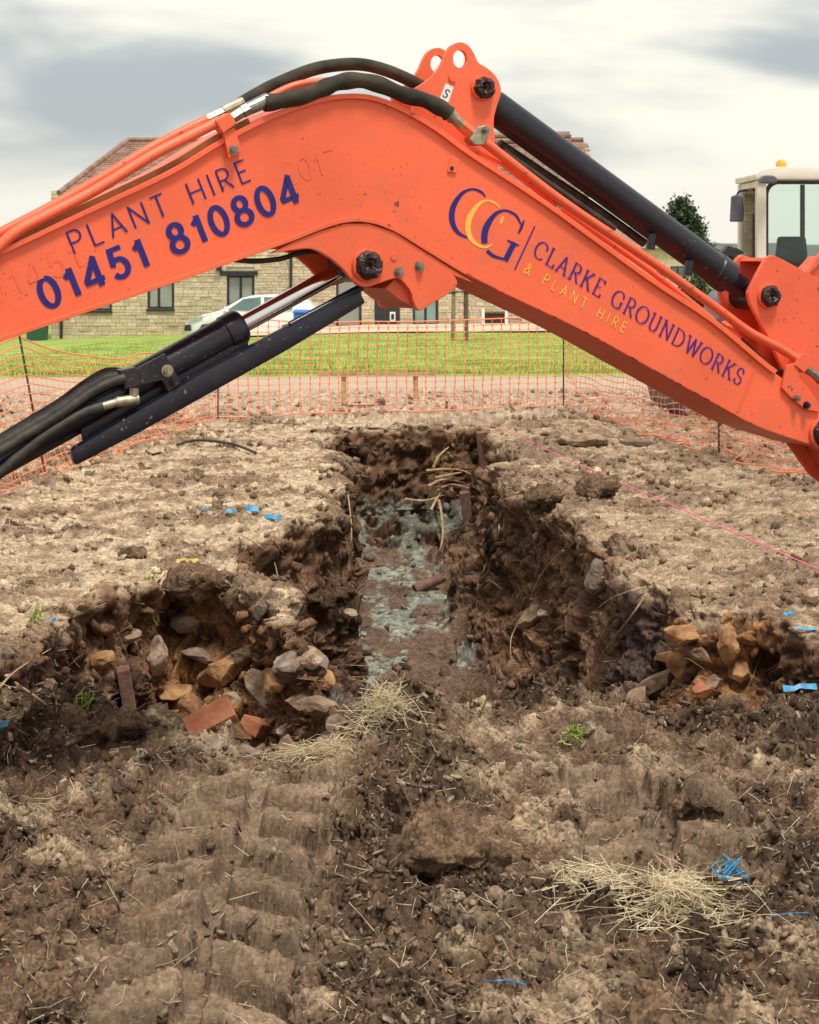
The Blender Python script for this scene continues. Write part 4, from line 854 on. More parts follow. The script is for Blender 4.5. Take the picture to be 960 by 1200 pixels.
# ------------------------------------------------------------------ lawn, path, far land
def gz(x, y): return float(base_h(np.float64(x), np.float64(y)))
def sheet(name, poly_fn, xs, ys, mat_, dz):
    V = []; 
    for y in ys:
        for x in xs(y): V.append((x, y, gz(x, y) + dz(x, y)))
    n_ = len(xs(ys[0])); Fa = [(j * n_ + i, j * n_ + i + 1, (j + 1) * n_ + i + 1, (j + 1) * n_ + i) for j in range(len(ys) - 1) for i in range(n_ - 1)]
    return tag(link(name, np_mesh(name, V, Fa, mat_, True)), kind='structure')
ly = [24.6, 24.9, 25.2, 26, 27, 28.5, 30, 33, 36, 40, 44, 48, 51, 54, 57, 60, 70, 85]
bumpy = lambda x, y: .02 * math.sin(x * 1.7 + y) * (1 if y < 28 else .4)
sheet('lawn', None, lambda y: list(np.linspace(-46, 40, 130)), ly, 'lawn', lambda x, y: (.035 if y > 24.7 else -.02) + .06 * math.exp(-((y - 26.5) / .7) ** 2) * (.7 + .3 * math.sin(x * .9)) + bumpy(x, y) - (.25 if (y > 56 and abs(x) < 8) else 0))
sheet('path', None, lambda y: list(np.linspace(-5.2 + (54 - y) * .1, 5.3, 20)), [45.6, 46.5, 49, 52, 54.7], 'paving', lambda x, y: .075 + bumpy(x, y) * .3 + .012 * (x > 1) * 0)
# grass blades (uncountable)
n_ = 26000; gx = rng.uniform(-8, 9, n_); gy = 24.6 + 20 * rng.random(n_) ** 1.7; keep = np.abs(gx) < .26 * gy; gx, gy = gx[keep], gy[keep]; n_ = len(gx)
gzv = base_h(gx, gy) + .03 + .06 * np.exp(-((gy - 26.5) / .7) ** 2); hh = rng.uniform(.025, .07, n_) * (1 + .6 * (gy < 26)); an = rng.random(n_) * 6.28; wv = .007
V = np.zeros((n_, 3, 3)); V[:, 0] = np.stack([gx - wv * np.cos(an), gy - wv * np.sin(an), gzv], 1); V[:, 1] = np.stack([gx + wv * np.cos(an), gy + wv * np.sin(an), gzv], 1); V[:, 2] = np.stack([gx + rng.normal(0, .02, n_), gy + rng.normal(0, .02, n_), gzv + hh], 1)
tag(link('grass', np_mesh('grass', V.reshape(-1, 3), np.arange(n_ * 3).reshape(-1, 3), 'lawn')), 'short green grass of the mown lawn behind the fence', 'grass', kind='stuff')
# hills
V = []; xs = np.linspace(-420, 420, 120)
hz = 6.0 + 1.6 * np.sin(xs * .011 + 1) + 1.1 * np.sin(xs * .037) + .35 * np.sin(xs * .21)
for j, (yy, k_) in enumerate(((520, 0), (560, .75), (600, 1.0), (680, .9))):
    for x, h_ in zip(xs, hz): V.append((x, yy, -2 + (h_ + 2) * k_))
n_ = len(xs); tag(link('hills', np_mesh('hills', V, [(j * n_ + i, j * n_ + i + 1, (j + 1) * n_ + i + 1, (j + 1) * n_ + i) for j in range(3) for i in range(n_ - 1)], 'hill', True)), kind='structure')
V = [(x, y, gz(x, y) + (1.9 if y > 250 else .1)) for y in (150, 260, 300) for x in (25, 50, 100)]
tag(link('field', np_mesh('field', V, [(j * 3 + i, j * 3 + i + 1, j * 3 + 4 + i, j * 3 + 3 + i) for j in range(2) for i in range(2)], 'field_red', True)), kind='structure')

# ------------------------------------------------------------------ stone house behind the lawn
HYF = 55.0
def hx(px): return (px - HX) / F * HYF
def hzz(py): return EYE - (py - HY) / F * HYF
house = empty('stone_house', (hx(300), HYF, -1.0), 'long honey stone house with brown tiled roof behind the lawn', 'house')
XL_, XR_, ZE = hx(60), hx(690), hzz(224)
open_ = [(hx(96), hx(131), hzz(364), hzz(322)), (hx(173), hx(204), hzz(362), hzz(322)), (hx(266), hx(298), hzz(358), hzz(323)), (hx(394), hx(423.5), hzz(383.5), hzz(322)), (hx(439), hx(468.5), hzz(383), hzz(322)), (hx(484), hx(513.5), hzz(381), hzz(322))]
m = MB()
# core wall in vertical bands that leave the openings free
edges_ = sorted([XL_, XR_] + [o[0] for o in open_] + [o[1] for o in open_])
for i in range(len(edges_) - 1):
    a_, b_ = edges_[i], edges_[i + 1]; mid = (a_ + b_) / 2; op = [o for o in open_ if o[0] < mid < o[1]]
    if not op: m.box(a_, b_, HYF, HYF + .3, -1.7, ZE)
    else: m.box(a_, b_, HYF, HYF + .3, -1.7, op[0][2]); m.box(a_, b_, HYF, HYF + .3, op[0][3], ZE)
m.box(XL_, XL_ + .3, HYF + .3, HYF + 8, -1.7, ZE); m.box(XR_ - .3, XR_, HYF + .3, HYF + 8, -1.7, ZE); m.box(XL_ + .3, XR_ - .3, HYF + 7.7, HYF + 8, -1.7, ZE)
wall_o = m.build('wall', 'mortar', house)
# coursed stones: individual where they show
stone_me = []
for i in range(6):
    mm = MB(); mm.box(-.5, .5, -.5, .5, -.5, .5); stone_me.append(mm.mesh('stone', 'wall_stone_%d' % i, bevel=.06))
rs = random.Random(3); z = -1.45; cand = []
while z < ZE - .05:
    hgt = rs.choice((.07, .085, .10, .125)); x = XL_
    while x < XR_ - .05:
        w_ = rs.uniform(.15, .42); x2 = min(x + w_, XR_); blocked = False
        for (a_, b_, c_, d_) in open_:
            if z + hgt > c_ - .12 and z < d_ + .20 and x2 > a_ - .01 and x < b_ + .01:
                if x < a_ - .08: x2 = a_ - .015
                else: blocked = True; nx = b_ + .015
        if blocked: x = nx; continue
        cand.append((x, x2, z, z + hgt)); x = x2
    z += hgt
def vis(s_):
    px = HX + (s_[0] + s_[1]) / 2 / HYF * F; py = HY + (EYE - (s_[2] + s_[3]) / 2) / HYF * F
    return (62 < px < 215 and 402 - .34 * px < py < 402) or (215 <= px < 375 and 402 - .34 * px < py < 400 - .46 * (px - 215)) or (420 < px < 620 and 338 < py < 385)
cand.sort(key=lambda s_: (not vis(s_), -(s_[1] - s_[0]) * (s_[3] - s_[2])))
rest = [MB() for _ in range(3)]
for i, (a_, b_, c_, d_) in enumerate(cand):
    pr = rs.uniform(.02, .045); g_ = .012
    if i < 300:
        o_ = bpy.data.objects.new('stone', stone_me[rs.randrange(6)]); COL.objects.link(o_); o_.parent = wall_o
        o_.location = ((a_ + b_) / 2, HYF - pr / 2 + .01, (c_ + d_) / 2); o_.scale = (b_ - a_ - g_, pr + .02, d_ - c_ - g_)
    else: rest[rs.randrange(3)].box(a_ + g_ / 2, b_ - g_ / 2, HYF - pr, HYF + .01, c_ + g_ / 2, d_ - g_ / 2)
for i, r_ in enumerate(rest): r_.build('stones', 'wall_stone_%d' % i, wall_o)['kind'] = 'stuff'
def window(o, glass, bars, door=False):
    a_, b_, c_, d_ = o; fw = .07; m = MB()
    m.box(a_, a_ + fw, HYF + .05, HYF + .13, c_, d_); m.box(b_ - fw, b_, HYF + .05, HYF + .13, c_, d_); m.box(a_ + fw, b_ - fw, HYF + .05, HYF + .13, d_ - fw, d_); m.box(a_ + fw, b_ - fw, HYF + .05, HYF + .13, c_, c_ + fw)
    for t in bars: m.box(a_ + (b_ - a_) * t - .035, a_ + (b_ - a_) * t + .035, HYF + .055, HYF + .125, c_ + fw, d_ - fw)
    fr_ = m.build('door' if door else 'window', 'frame_dark', house)
    ed = [0] + list(bars) + [1]
    for i in range(len(ed) - 1):
        m = MB(); m.box(a_ + (b_ - a_) * ed[i] + .04, a_ + (b_ - a_) * ed[i + 1] - .04, HYF + .085, HYF + .095, c_ + .04, d_ - .04); m.build('pane', glass, fr_)
    if not door:
        m = MB(); m.box(a_ - .03, b_ + .03, HYF - .08, HYF + .049, c_ - .07, c_ - .002); m.build('sill', 'frame_dark', fr_)
    return fr_
window(open_[0], 'glass_green', [.5]); window(open_[1], 'win_glass', [.42]); window(open_[2], 'win_glass', [.5])
for k_ in (0, 1, 2):
    a_, b_, c_, d_ = open_[k_]; m = MB(); m.box(a_ - .22, b_ + .12, HYF - .06, HYF + .04, d_ + .002, d_ + .15); m.build('lintel', 'dark_timber' if k_ < 2 else 'frame_dark', house)
window(open_[3], 'win_glass', [], True); window(open_[5], 'glass_green', [.5], True)
a_, b_, c_, d_ = open_[4]; m = MB(); m.box(a_ + .002, b_ - .002, HYF + .03, HYF + .09, c_, d_); dr = m.build('door', 'door_dark', house)
for t in np.linspace(.12, .88, 6):
    m = MB(); xx = a_ + (b_ - a_) * t; m.box(xx - .05, xx + .05, HYF + .018, HYF + .029, c_ + .03, d_ - .05); m.build('plank', 'door_dark', dr)
m = MB(); m.box(hx(457), hx(463.5), HYF + .005, HYF + .016, hzz(376.5), hzz(365.5)); nb = m.build('notice', 'sticker_white', dr)
m = MB(); m.box(hx(458.6), hx(461.9), HYF - .001, HYF + .004, hzz(374.3), hzz(367.8)); m.build('notice_print', 'frame_dark', nb)
for px, y0, y1 in ((73, 398, 250), (341.5, 392, 250)):
    m = MB(); m.tube([(hx(px), HYF - .12, hzz(y0)), (hx(px), HYF - .12, hzz(y1))], .045, 10); m.build('drainpipe', 'frame_dark', house, True)
m = MB(); m.box(hx(254), hx(260.5), HYF - .16, HYF - .05, hzz(317.5), hzz(310.5)); m.build('wall_lamp', 'frame_dark', house, bevel=.02)
# roof: hipped at one end, stepped courses of tiles
RY = HYF + 4.2; ZR = EYE + (HY - 166) / F * RY; ridge_x0 = (150 - HX) / F * RY; ex0, ey0 = hx(71), HYF - .25
rf = MB(); R_ = [(ex0, ey0, ZE - .12), (XR_ + .25, ey0, ZE - .12), (XR_ + .25, RY, ZR), (ridge_x0, RY, ZR), (ex0, RY + 4.55, ZE - .12), (XR_ + .25, RY + 4.55, ZE - .12)]
rf.add(R_, [(0, 1, 2, 3), (0, 3, 4), (4, 3, 2, 5), (1, 5, 2), (0, 4, 5, 1)]); roof = rf.build('roof', 'roof_tile', house)
tl = MB(); nco = 26; rs2 = random.Random(5)
for i in range(nco):
    t0, t1 = i / nco, (i + 1.15) / nco
    xa = ex0 + (ridge_x0 - ex0) * t0; y_0 = ey0 + (RY - ey0) * t0; y_1 = ey0 + (RY - ey0) * min(t1, 1); z_0 = ZE - .12 + (ZR - ZE + .12) * t0; z_1 = ZE - .12 + (ZR - ZE + .12) * min(t1, 1)
    x = xa
    while x < XR_ + .2:
        w_ = rs2.uniform(.26, .34); j_ = rs2.uniform(.03, .06); tl.add([(x, y_0, z_0 + j_), (x + w_ - .015, y_0, z_0 + j_), (x + w_ - .015, y_1, z_1 + .012), (x, y_1, z_1 + .012), (x, y_0, z_0 - .01), (x + w_ - .015, y_0, z_0 - .01)], [(0, 1, 2, 3), (4, 5, 1, 0)]); x += w_
    # hip end
    y = y_0
    ymax = RY + 4.55 - (4.55) * t0
    xb = ex0 + (ridge_x0 - ex0) * min(t1, 1)
    while y < ymax:
        j_ = rs2.uniform(.03, .07); tl.add([(xa, y, z_0 + j_), (xa, y + .29, z_0 + j_), (xb, y + .29, z_1 + .012), (xb, y, z_1 + .012), (xa, y, z_0 - .02), (xa, y + .29, z_0 - .02)], [(0, 1, 2, 3), (4, 5, 1, 0)]); y += .3
tl.build('roof_tiles', 'roof_tile', roof)['kind'] = 'stuff'
m = MB(); m.tube([(ex0, ey0, ZE - .06), (ridge_x0, RY, ZR + .06)], .09, 8); m.tube([(ridge_x0, RY, ZR + .06), (XR_ + .25, RY, ZR + .06)], .09, 8); m.build('ridge_tiles', 'roof_tile', roof)
# taller end block of the same house
hb = MB(); xa, xb = (560 - HX) / F * RY, (668 - HX) / F * RY; zt = EYE + (HY - 154) / F * RY
hb.add([(xa, RY - 1.6, ZR - 1.5), (xb, RY - 1.6, ZR - 1.5), (xb, RY, zt), (xa, RY, zt), (xa, RY + 1.6, ZR - 1.5), (xb, RY + 1.6, ZR - 1.5)], [(0, 1, 2, 3), (4, 3, 2, 5), (1, 5, 2), (0, 3, 4)]); hb.build('raised_roof', 'roof_tile', roof)
m = MB(); 
for i in range(9):
    t = i / 9; m.box(xa, xb + .03, RY - 1.66 + 1.6 * t, RY - 1.5 + 1.6 * t, ZR - 1.5 + (zt - ZR + 1.5) * t, ZR - 1.44 + (zt - ZR + 1.5) * t + .02)
m.build('roof_tiles', 'roof_tile', roof)['kind'] = 'stuff'

# ------------------------------------------------------------------ parked car
CYN = 52.0; cz = -1.03; sx0 = (216 - HX) / F * CYN
car = empty('parked_car', (sx0 + 2.1, CYN, cz), 'white hatchback parked nose left in front of the stone house', 'car')
prof_ = [(.0, .42), (.02, .62), (.10, .74), (.45, .86), (.95, .98), (1.15, 1.05), (1.75, 1.40), (2.05, 1.47), (2.7, 1.50), (3.3, 1.46), (3.75, 1.32), (4.05, 1.02), (4.15, .80), (4.15, .42), (4.0, .26), (3.65, .24), (3.6, .45), (3.45, .60), (3.2, .62), (3.0, .56), (2.9, .40), (2.88, .22), (1.12, .22), (1.10, .40), (1.0, .55), (.8, .62), (.55, .58), (.42, .42), (.38, .25), (.1, .26)]
def carp(y): 
    out_ = []
    for a_, b_ in prof_:
        ins = .16 * max(0, (b_ - .92) / .58) + .05 * max(0, 1 - a_ / .5) ** 1
        out_.append(Vector((sx0 + a_, CYN + y + (ins if y < .8 else -ins), cz + b_)))
    return out_
m = MB(); m.prism(carp(0), carp(1.7)); body = m.build('body', 'car_white', car, True, .03)
def cpl(pts, dy, name, mat_, parent, th=.02):
    f = [Vector((sx0 + a_, CYN + dy + .16 * max(0, (b_ - .92) / .58), cz + b_)) for a_, b_ in pts]; mm = MB(); mm.prism(f, [p + Vector((0, th, 0)) for p in f]); return mm.build(name, mat_, parent)
cpl([(1.32, 1.03), (1.80, 1.37), (2.32, 1.43), (2.34, 1.02)], -.008, 'side_window', 'car_glass', car); cpl([(2.44, 1.02), (2.42, 1.43), (3.1, 1.41), (3.3, 1.06)], -.008, 'side_window', 'car_glass', car)
cpl([(.06, .66), (.10, .75), (.52, .87), (.58, .80), (.30, .70)], -.012, 'headlight', 'headlamp', car); cpl([(.0, .40), (.01, .58), (.20, .58), (.22, .40)], -.012, 'bumper_grille', 'frame_dark', car)
cpl([(1.34, .98), (1.20, 1.02), (1.22, 1.14), (1.38, 1.14)], -.10, 'wing_mirror', 'car_white', car, .08)
m = MB(); m.prism([Vector((sx0 + a_, CYN + .2, cz + b_)) for a_, b_ in ((1.17, 1.075), (1.74, 1.415), (1.75, 1.425), (1.16, 1.09))], [Vector((sx0 + a_, CYN + 1.5, cz + b_)) for a_, b_ in ((1.17, 1.075), (1.74, 1.415), (1.75, 1.425), (1.16, 1.09))]); m.build('windscreen', 'car_glass', car)
for wx_ in (.76, 3.22):
    for yy in (-.01, 1.5):
        m = MB(); m.tube([(sx0 + wx_, CYN + yy, cz + .31), (sx0 + wx_, CYN + yy + .2, cz + .31)], .31, 24); w_ = m.build('wheel', 'rubber', car); m = MB(); m.tube([(sx0 + wx_, CYN + yy - .012, cz + .31), (sx0 + wx_, CYN + yy + .05, cz + .31)], .20, 16); m.build('rim', 'wheel_rim', w_)
bz = gz(-3.1, 50)
m = MB(); m.box(-3.40, -2.97, 50.0, 50.6, bz + .07, bz + .58); qb = [Vector((-3.43, 49.97, bz + .582)), Vector((-2.94, 49.97, bz + .582)), Vector((-2.94, 50.63, bz + .63)), Vector((-3.43, 50.63, bz + .63))]; m.prism(qb, [q + EZ * .04 for q in qb])
tag(m.build('wheelie_bin', 'blue_box', bevel=.02), 'bright blue lidded bin standing beside the white car', 'bin')
gx_ = (43 - HX) / F * 54; zz = gz(gx_, 54)
m = MB(); m.prism([Vector((gx_ - .27, 53.8, zz)), Vector((gx_ + .27, 53.8, zz)), Vector((gx_ + .32, 53.75, zz + .95)), Vector((gx_ - .32, 53.75, zz + .95))], [Vector((gx_ - .27, 54.4, zz)), Vector((gx_ + .27, 54.4, zz)), Vector((gx_ + .32, 54.45, zz + .95)), Vector((gx_ - .32, 54.45, zz + .95))]); gb = m.build('wheelie_bin', 'bin_green', bevel=.02)
tag(gb, 'dark green wheeled bin at the corner of the stone house', 'bin')
m = MB(); m.box(gx_ - .35, gx_ + .35, 53.7, 54.5, zz + .955, zz + 1.03); m.build('lid', 'bin_green', gb, bevel=.02)
# low bench by the wall
bx0, bx1, byy = (565 - HX) / F * 53, (595 - HX) / F * 53, 53.0; zz = gz(.5, 53) + .08
bench = empty('garden_bench', ((bx0 + bx1) / 2, byy, zz), 'low garden bench with white ends against the stone wall', 'bench')
for xx in (bx0, bx1 - .08): m = MB(); m.box(xx, xx + .08, byy, byy + .45, zz, zz + .5); m.build('leg', 'sticker_white', bench)
for i in range(3): m = MB(); m.box(bx0 + .082, bx1 - .082, byy + .04 + i * .14, byy + .15 + i * .14, zz + .36, zz + .41); m.build('slat', 'dark_timber', bench)
m = MB(); m.box(bx0 + .082, bx1 - .082, byy + .36, byy + .40, zz + .04, zz + .355); m.build('back_panel', 'brick_dark', bench)

# ------------------------------------------------------------------ trees
def leaves(name, mat_, parent, pts, size, n_each, spread):
    P_ = np.repeat(np.array(pts), n_each, 0); n_ = len(P_); P_ = P_ + rng.normal(0, 1, (n_, 3)) * spread
    R_ = rand_rot(n_); s = size * rng.uniform(.5, 1.4, n_); q = np.array([(-1, -.5, 0), (1, -.5, .1), (.8, .5, 0), (-.8, .6, .12)])
    V = np.einsum('nij,vj->nvi', R_, q) * s[:, None, None] + P_[:, None]
    return link(name, np_mesh(name, V.reshape(-1, 3), np.arange(n_ * 4).reshape(-1, 4), mat_), parent)
def branchy(mb, p, d, L_, r, depth, rr_, ends, spread=.6):
    q = p + d * L_; mid = p + d * L_ * .5 + Vector((rr_.uniform(-1, 1), rr_.uniform(-1, 1), rr_.uniform(-1, 1))) * L_ * .07
    mb.tube([p, mid, q], [r, r * .8, r * .6], 6, False); ends.append(tuple(q))
    if depth == 0: return
    for i in range(rr_.choice((2, 3, 3))):
        nd = (d + Vector((rr_.uniform(-1, 1), rr_.uniform(-1, 1), rr_.uniform(-.3, .8))) * spread).normalized(); branchy(mb, p + d * L_ * rr_.uniform(.55, 1), nd, L_ * rr_.uniform(.55, .8), r * .55, depth - 1, rr_, ends, spread)
# conifer
TY = 90.; tx_ = (799 - HX) / F * TY; tz = gz(tx_, TY)
t = empty('conifer_tree', (tx_, TY, tz), 'dark evergreen tree rising above the low stone barn', 'tree')
m = MB(); m.tube([(tx_, TY, tz), (tx_ + .05, TY, tz + 3), (tx_, TY, EYE + 2.6)], [.2, .14, .03], 8); m.build('trunk', 'bark', t)
pts = []; ztop = EYE + (HY - 237) / F * TY
for i in range(150):
    h_ = rnd.random() ** .8; zz = tz + 1 + (ztop - tz - 1) * h_; R0 = 1.75 * (1 - h_) ** .62 + .10; a_ = rnd.random() * 6.28; r_ = R0 * rnd.random() ** .45 * rnd.uniform(.75, 1.15); pts.append((tx_ + .25 * (1 - h_) + r_ * math.cos(a_), TY + r_ * math.sin(a_), zz - .15 * r_))
leaves('crown', 'conifer_leaf', t, pts, .085, 50, .22)
# bare trees further back
for (px, top, yy, dep__, lab) in ((715, 236, 95, 5, 'bare pale deciduous tree behind the lifted boom and black cylinder'), (742, 262, 110, 4, 'small bare tree left of the low stone barn')):
    xx = (px - HX) / F * yy; zz = gz(xx, yy); H_ = EYE + (HY - top) / F * yy - zz
    t = empty('bare_tree', (xx, yy, zz), lab, 'tree'); mb = MB(); ends = []; branchy(mb, Vector((xx, yy, zz)), Vector((0, 0, 1)), H_ * .36, .13, dep__, random.Random(px), ends)
    mb.build('trunk', 'bark_pale', t); leaves('crown', 'bark_pale', t, ends[8:], .05, 4, .22)
# evergreen shrub by the barn
bxx, byy_ = (815 - HX) / F * 60, 60.; zz = gz(bxx, byy_)
t = empty('shrub', (bxx, byy_, zz), 'dark rounded evergreen shrub in front of the low stone barn', 'shrub')
m = MB(); m.tube([(bxx, byy_, zz), (bxx, byy_, zz + .7)], .05, 6); m.build('stem', 'bark', t)
pts = [(bxx + .62 * v_[0], byy_ + .6 * v_[1], zz + .62 + .58 * v_[2]) for v_ in [rng.normal(size=3) * .55 for _ in range(70)]]
leaves('crown', 'hedge_leaf', t, pts, .045, 60, .11)
# far hedgerow trees that read one by one along the hill foot
for i, (px, w_, h_) in enumerate(((845, 2.2, 2.6), (860, 2.6, 3.1), (690, 2.4, 3.0), (672, 2.0, 2.4))):
    yy = 170 + 12 * i; xx = (px - HX) / F * yy; zz = gz(xx, yy)
    t = empty('hedgerow_tree', (xx, yy, zz), ('far round hedgerow tree left of the cream cab', 'taller far hedgerow tree close beside the cream cab', 'far hedgerow tree above the barn roof end', 'lowest far hedgerow tree beside the stone house end')[i], 'tree', 'hedgerow trees far behind'); m = MB(); m.tube([(xx, yy, zz), (xx, yy, zz + h_ * .5)], .15, 6); m.build('trunk', 'bark', t)
    pts = [(xx + w_ * .5 * v_[0], yy + w_ * .5 * v_[1], zz + h_ * .62 + h_ * .26 * v_[2]) for v_ in [rng.normal(size=3) * .6 for _ in range(40)]]; leaves('crown', 'hedge_leaf', t, pts, .16, 22, .25)
# young staked tree on the lawn
yy = 39.5; xx = (531 - HX) / F * yy; zz = gz(xx, yy) + .03
t = empty('young_tree', (xx, yy, zz), 'slender bare young tree tied to a stake on the lawn', 'tree')
mb = MB(); ends = []; mb.tube([(xx, yy, zz), (xx + .02, yy, zz + 1.5)], [.055, .04], 8, False); branchy(mb, Vector((xx + .02, yy, zz + 1.4)), Vector((.03, 0, 1)).normalized(), .7, .02, 3, random.Random(4), ends); mb.build('trunk', 'bark_pale', t)
m = MB(); m.tube([(xx + .30, yy - .05, zz), (xx + .30, yy - .05, zz + 1.35)], .055, 8); m.build('stake', 'dark_timber', t)
m = MB(); m.tube(smooth_path([(xx - .09, yy - .03, zz + 1.09), (xx + .1, yy - .06, zz + 1.13), (xx + .34, yy - .1, zz + 1.12), (xx + .44, yy - .08, zz + 1.07)], 4), .02, 8); m.build('tie', 'frame_dark', t)
leaves('crown', 'bark_pale', t, ends, .02, 5, .08)
# low stone barn at the right
BY = 76.; f_ = lambda px: (px - HX) / F * BY; barn = empty('stone_barn', (f_(765), BY, -.6), 'low pale stone barn with two dark windows beyond the lawn', 'barn')
zt, zb_ = EYE + (HY - 291) / F * BY, -.7; m = MB(); m.box(f_(690), f_(812), BY, BY + 5, zb_, zt); m.build('wall', 'wall_stone_0', barn)
m = MB(); m.add([(f_(688), BY - .2, zt), (f_(814), BY - .2, zt), (f_(814), BY + 2.6, zt + 1.0), (f_(688), BY + 2.6, zt + 1.0), (f_(688), BY + 5.2, zt), (f_(814), BY + 5.2, zt)], [(0, 1, 2, 3), (4, 3, 2, 5), (1, 5, 2), (0, 3, 4), (0, 4, 5, 1)]); m.build('roof', 'stone_grey', barn)
for a_, b_ in ((770, 780), (786, 802)):
    m = MB(); m.box(f_(a_), f_(b_), BY - .04, BY + .1, EYE - 27 / F * BY, EYE - 12 / F * BY); w_ = m.build('window', 'frame_dark', barn)
    for k_ in range(2):
        m = MB(); aa = f_(a_) + (f_(b_) - f_(a_)) * (k_ * .5 + .06); m.box(aa, aa + (f_(b_) - f_(a_)) * .38, BY - .048, BY - .042, EYE - 25.5 / F * BY, EYE - 13.5 / F * BY); m.build('pane', 'car_glass', w_)

# ------------------------------------------------------------------ second machine behind the fence
SY = 17.7; g2x = lambda px: (px - HX) / F * SY; g2z = lambda py: EYE - (py - HY) / F * SY
ex2 = empty('cab_excavator', (4.1, 18.3, 0), 'second excavator with cream cab and amber beacon behind the fence', 'excavator')
cx0, cx1, cy0, cy1, zb2, zt2 = g2x(887), 4.85, SY, 18.75, 1.05, g2z(205)
def cabbar(a_, b_, w_, name='cab_pillar', mat_='cream_paint'):
    mm = MB(); mm.box(min(a_[0], b_[0]), max(a_[0], b_[0]) + w_, min(a_[1], b_[1]), max(a_[1], b_[1]) + w_, min(a_[2], b_[2]), max(a_[2], b_[2])); return mm.build(name, mat_, ex2, bevel=.015)
for (x, y) in ((cx0, cy0), (cx1 - .1, cy0), (cx0, cy1 - .1), (cx1 - .1, cy1 - .1)): cabbar((x, y, zb2), (x, y, zt2 - .055), .1)
m = MB(); rp_ = [(cx0 - .02, zt2 - .05), (cx0 - .02, zt2 + .01), (cx0 + .06, zt2 + .06), (cx0 + .2, zt2 + .085), (cx1 - .1, zt2 + .085), (cx1 + .02, zt2 + .03), (cx1 + .02, zt2 - .05)]
m.prism([Vector((a_, cy0 - .03, b_)) for a_, b_ in rp_], [Vector((a_, cy1 + .03, b_)) for a_, b_ in rp_]); roof2 = m.build('cab_roof', 'cream_paint', ex2, True, .015)
# front window with rounded dark seal
wx0, wx1, wz0, wz1 = cx0 + .10, cx1 - .10, zb2 + .06, zt2 - .06
m = MB(); rr = .11; oc = [(wx0, wz0), (wx1, wz0), (wx1, wz1)] + [(wx0 + rr + rr * math.cos(t), wz1 - rr + rr * math.sin(t)) for t in np.linspace(math.pi / 2, math.pi, 6)]
ic = [(wx0 + .025, wz0 + .025), (wx1 - .025, wz0 + .025), (wx1 - .025, wz1 - .035)] + [(wx0 + .025 + rr + rr * math.cos(t), wz1 - .035 - rr + rr * math.sin(t)) for t in np.linspace(math.pi / 2, math.pi, 6)]
n_ = len(oc); vs = [(a_, cy0 + .02, b_) for a_, b_ in oc] + [(a_, cy0 + .02, b_) for a_, b_ in ic] + [(a_, cy0 + .06, b_) for a_, b_ in oc] + [(a_, cy0 + .06, b_) for a_, b_ in ic]
m.add(vs, [(i, (i + 1) % n_, n_ + (i + 1) % n_, n_ + i) for i in range(n_)] + [(2 * n_ + i, 3 * n_ + i, 3 * n_ + (i + 1) % n_, 2 * n_ + (i + 1) % n_) for i in range(n_)] + [(n_ + i, n_ + (i + 1) % n_, 3 * n_ + (i + 1) % n_, 3 * n_ + i) for i in range(n_)] + [(i, 2 * n_ + i, 2 * n_ + (i + 1) % n_, (i + 1) % n_) for i in range(n_)])
seal = m.build('window_seal', 'frame_dark', ex2)
m = MB(); m.prism([Vector((a_, cy0 + .035, b_)) for a_, b_ in ic], [Vector((a_, cy0 + .042, b_)) for a_, b_ in ic]); m.build('pane', 'cab_glass', seal)
for nm_, bx__ in (('rear_window', (cx0 + .102, cx1 - .102, cy1 - .06, cy1 - .053, zb2, zt2 - .06)), ('side_window', (cx0 + .03, cx0 + .037, cy0 + .102, cy1 - .102, zb2, zt2 - .06)), ('side_window', (cx1 - .04, cx1 - .033, cy0 + .102, cy1 - .102, zb2, zt2 - .06))):
    m = MB(); m.box(*bx__); m.build(nm_, 'cab_glass', ex2)
for x, w_ in ((cx0 + .104, .03), ((cx0 + cx1) / 2 + .05, .045)):
    m = MB(); m.box(x, x + w_, cy1 - .10, cy1 - .062, zb2, zt2 - .06); m.build('window_bar', 'seat_cloth', ex2)
for z_ in (zb2 - .06, zt2 - .12): m = MB(); m.box(cx0 + .02, cx0 + .07, cy0 + .101, cy1 - .101, z_, z_ + .06); m.build('side_rail', 'cream_paint', ex2)
m = MB(); m.box(cx0 + .01, cx1 - .01, cy0 - .004, cy1, zb2 - .06, zb2 - .002); m.build('cab_floor', 'dark_plastic', ex2)
scx = (931 - HX) / F * 18.25
m = MB(); m.prism([Vector((scx + a_, 18.32, b_)) for a_, b_ in ((-.19, 1.30), (.19, 1.30), (.185, 1.58), (-.185, 1.58))], [Vector((scx + a_, 18.42, b_ + .02)) for a_, b_ in ((-.19, 1.30), (.19, 1.30), (.185, 1.58), (-.185, 1.58))]); seat = m.build('seat', 'seat_cloth', ex2, bevel=.04)
m = MB(); m.prism([Vector((scx + a_, 18.34, b_)) for a_, b_ in ((-.15, 1.585), (.15, 1.585), (.17, 1.66), (.15, 1.86), (-.15, 1.86), (-.17, 1.66))], [Vector((scx + a_, 18.44, b_)) for a_, b_ in ((-.15, 1.585), (.15, 1.585), (.17, 1.66), (.15, 1.86), (-.15, 1.86), (-.17, 1.66))]); m.build('headrest', 'seat_cloth', seat, bevel=.035)
m = MB(); m.box(scx - .25, scx + .25, 17.95, 18.4, zb2, 1.29); m.build('seat_base', 'dark_plastic', seat, bevel=.03)
for s_ in (-1, 1): m = MB(); m.tube([(scx + s_ * .3, 18.05, 1.1), (scx + s_ * .3, 18.02, 1.5)], .02, 8); m.build('control_lever', 'dark_plastic', ex2)
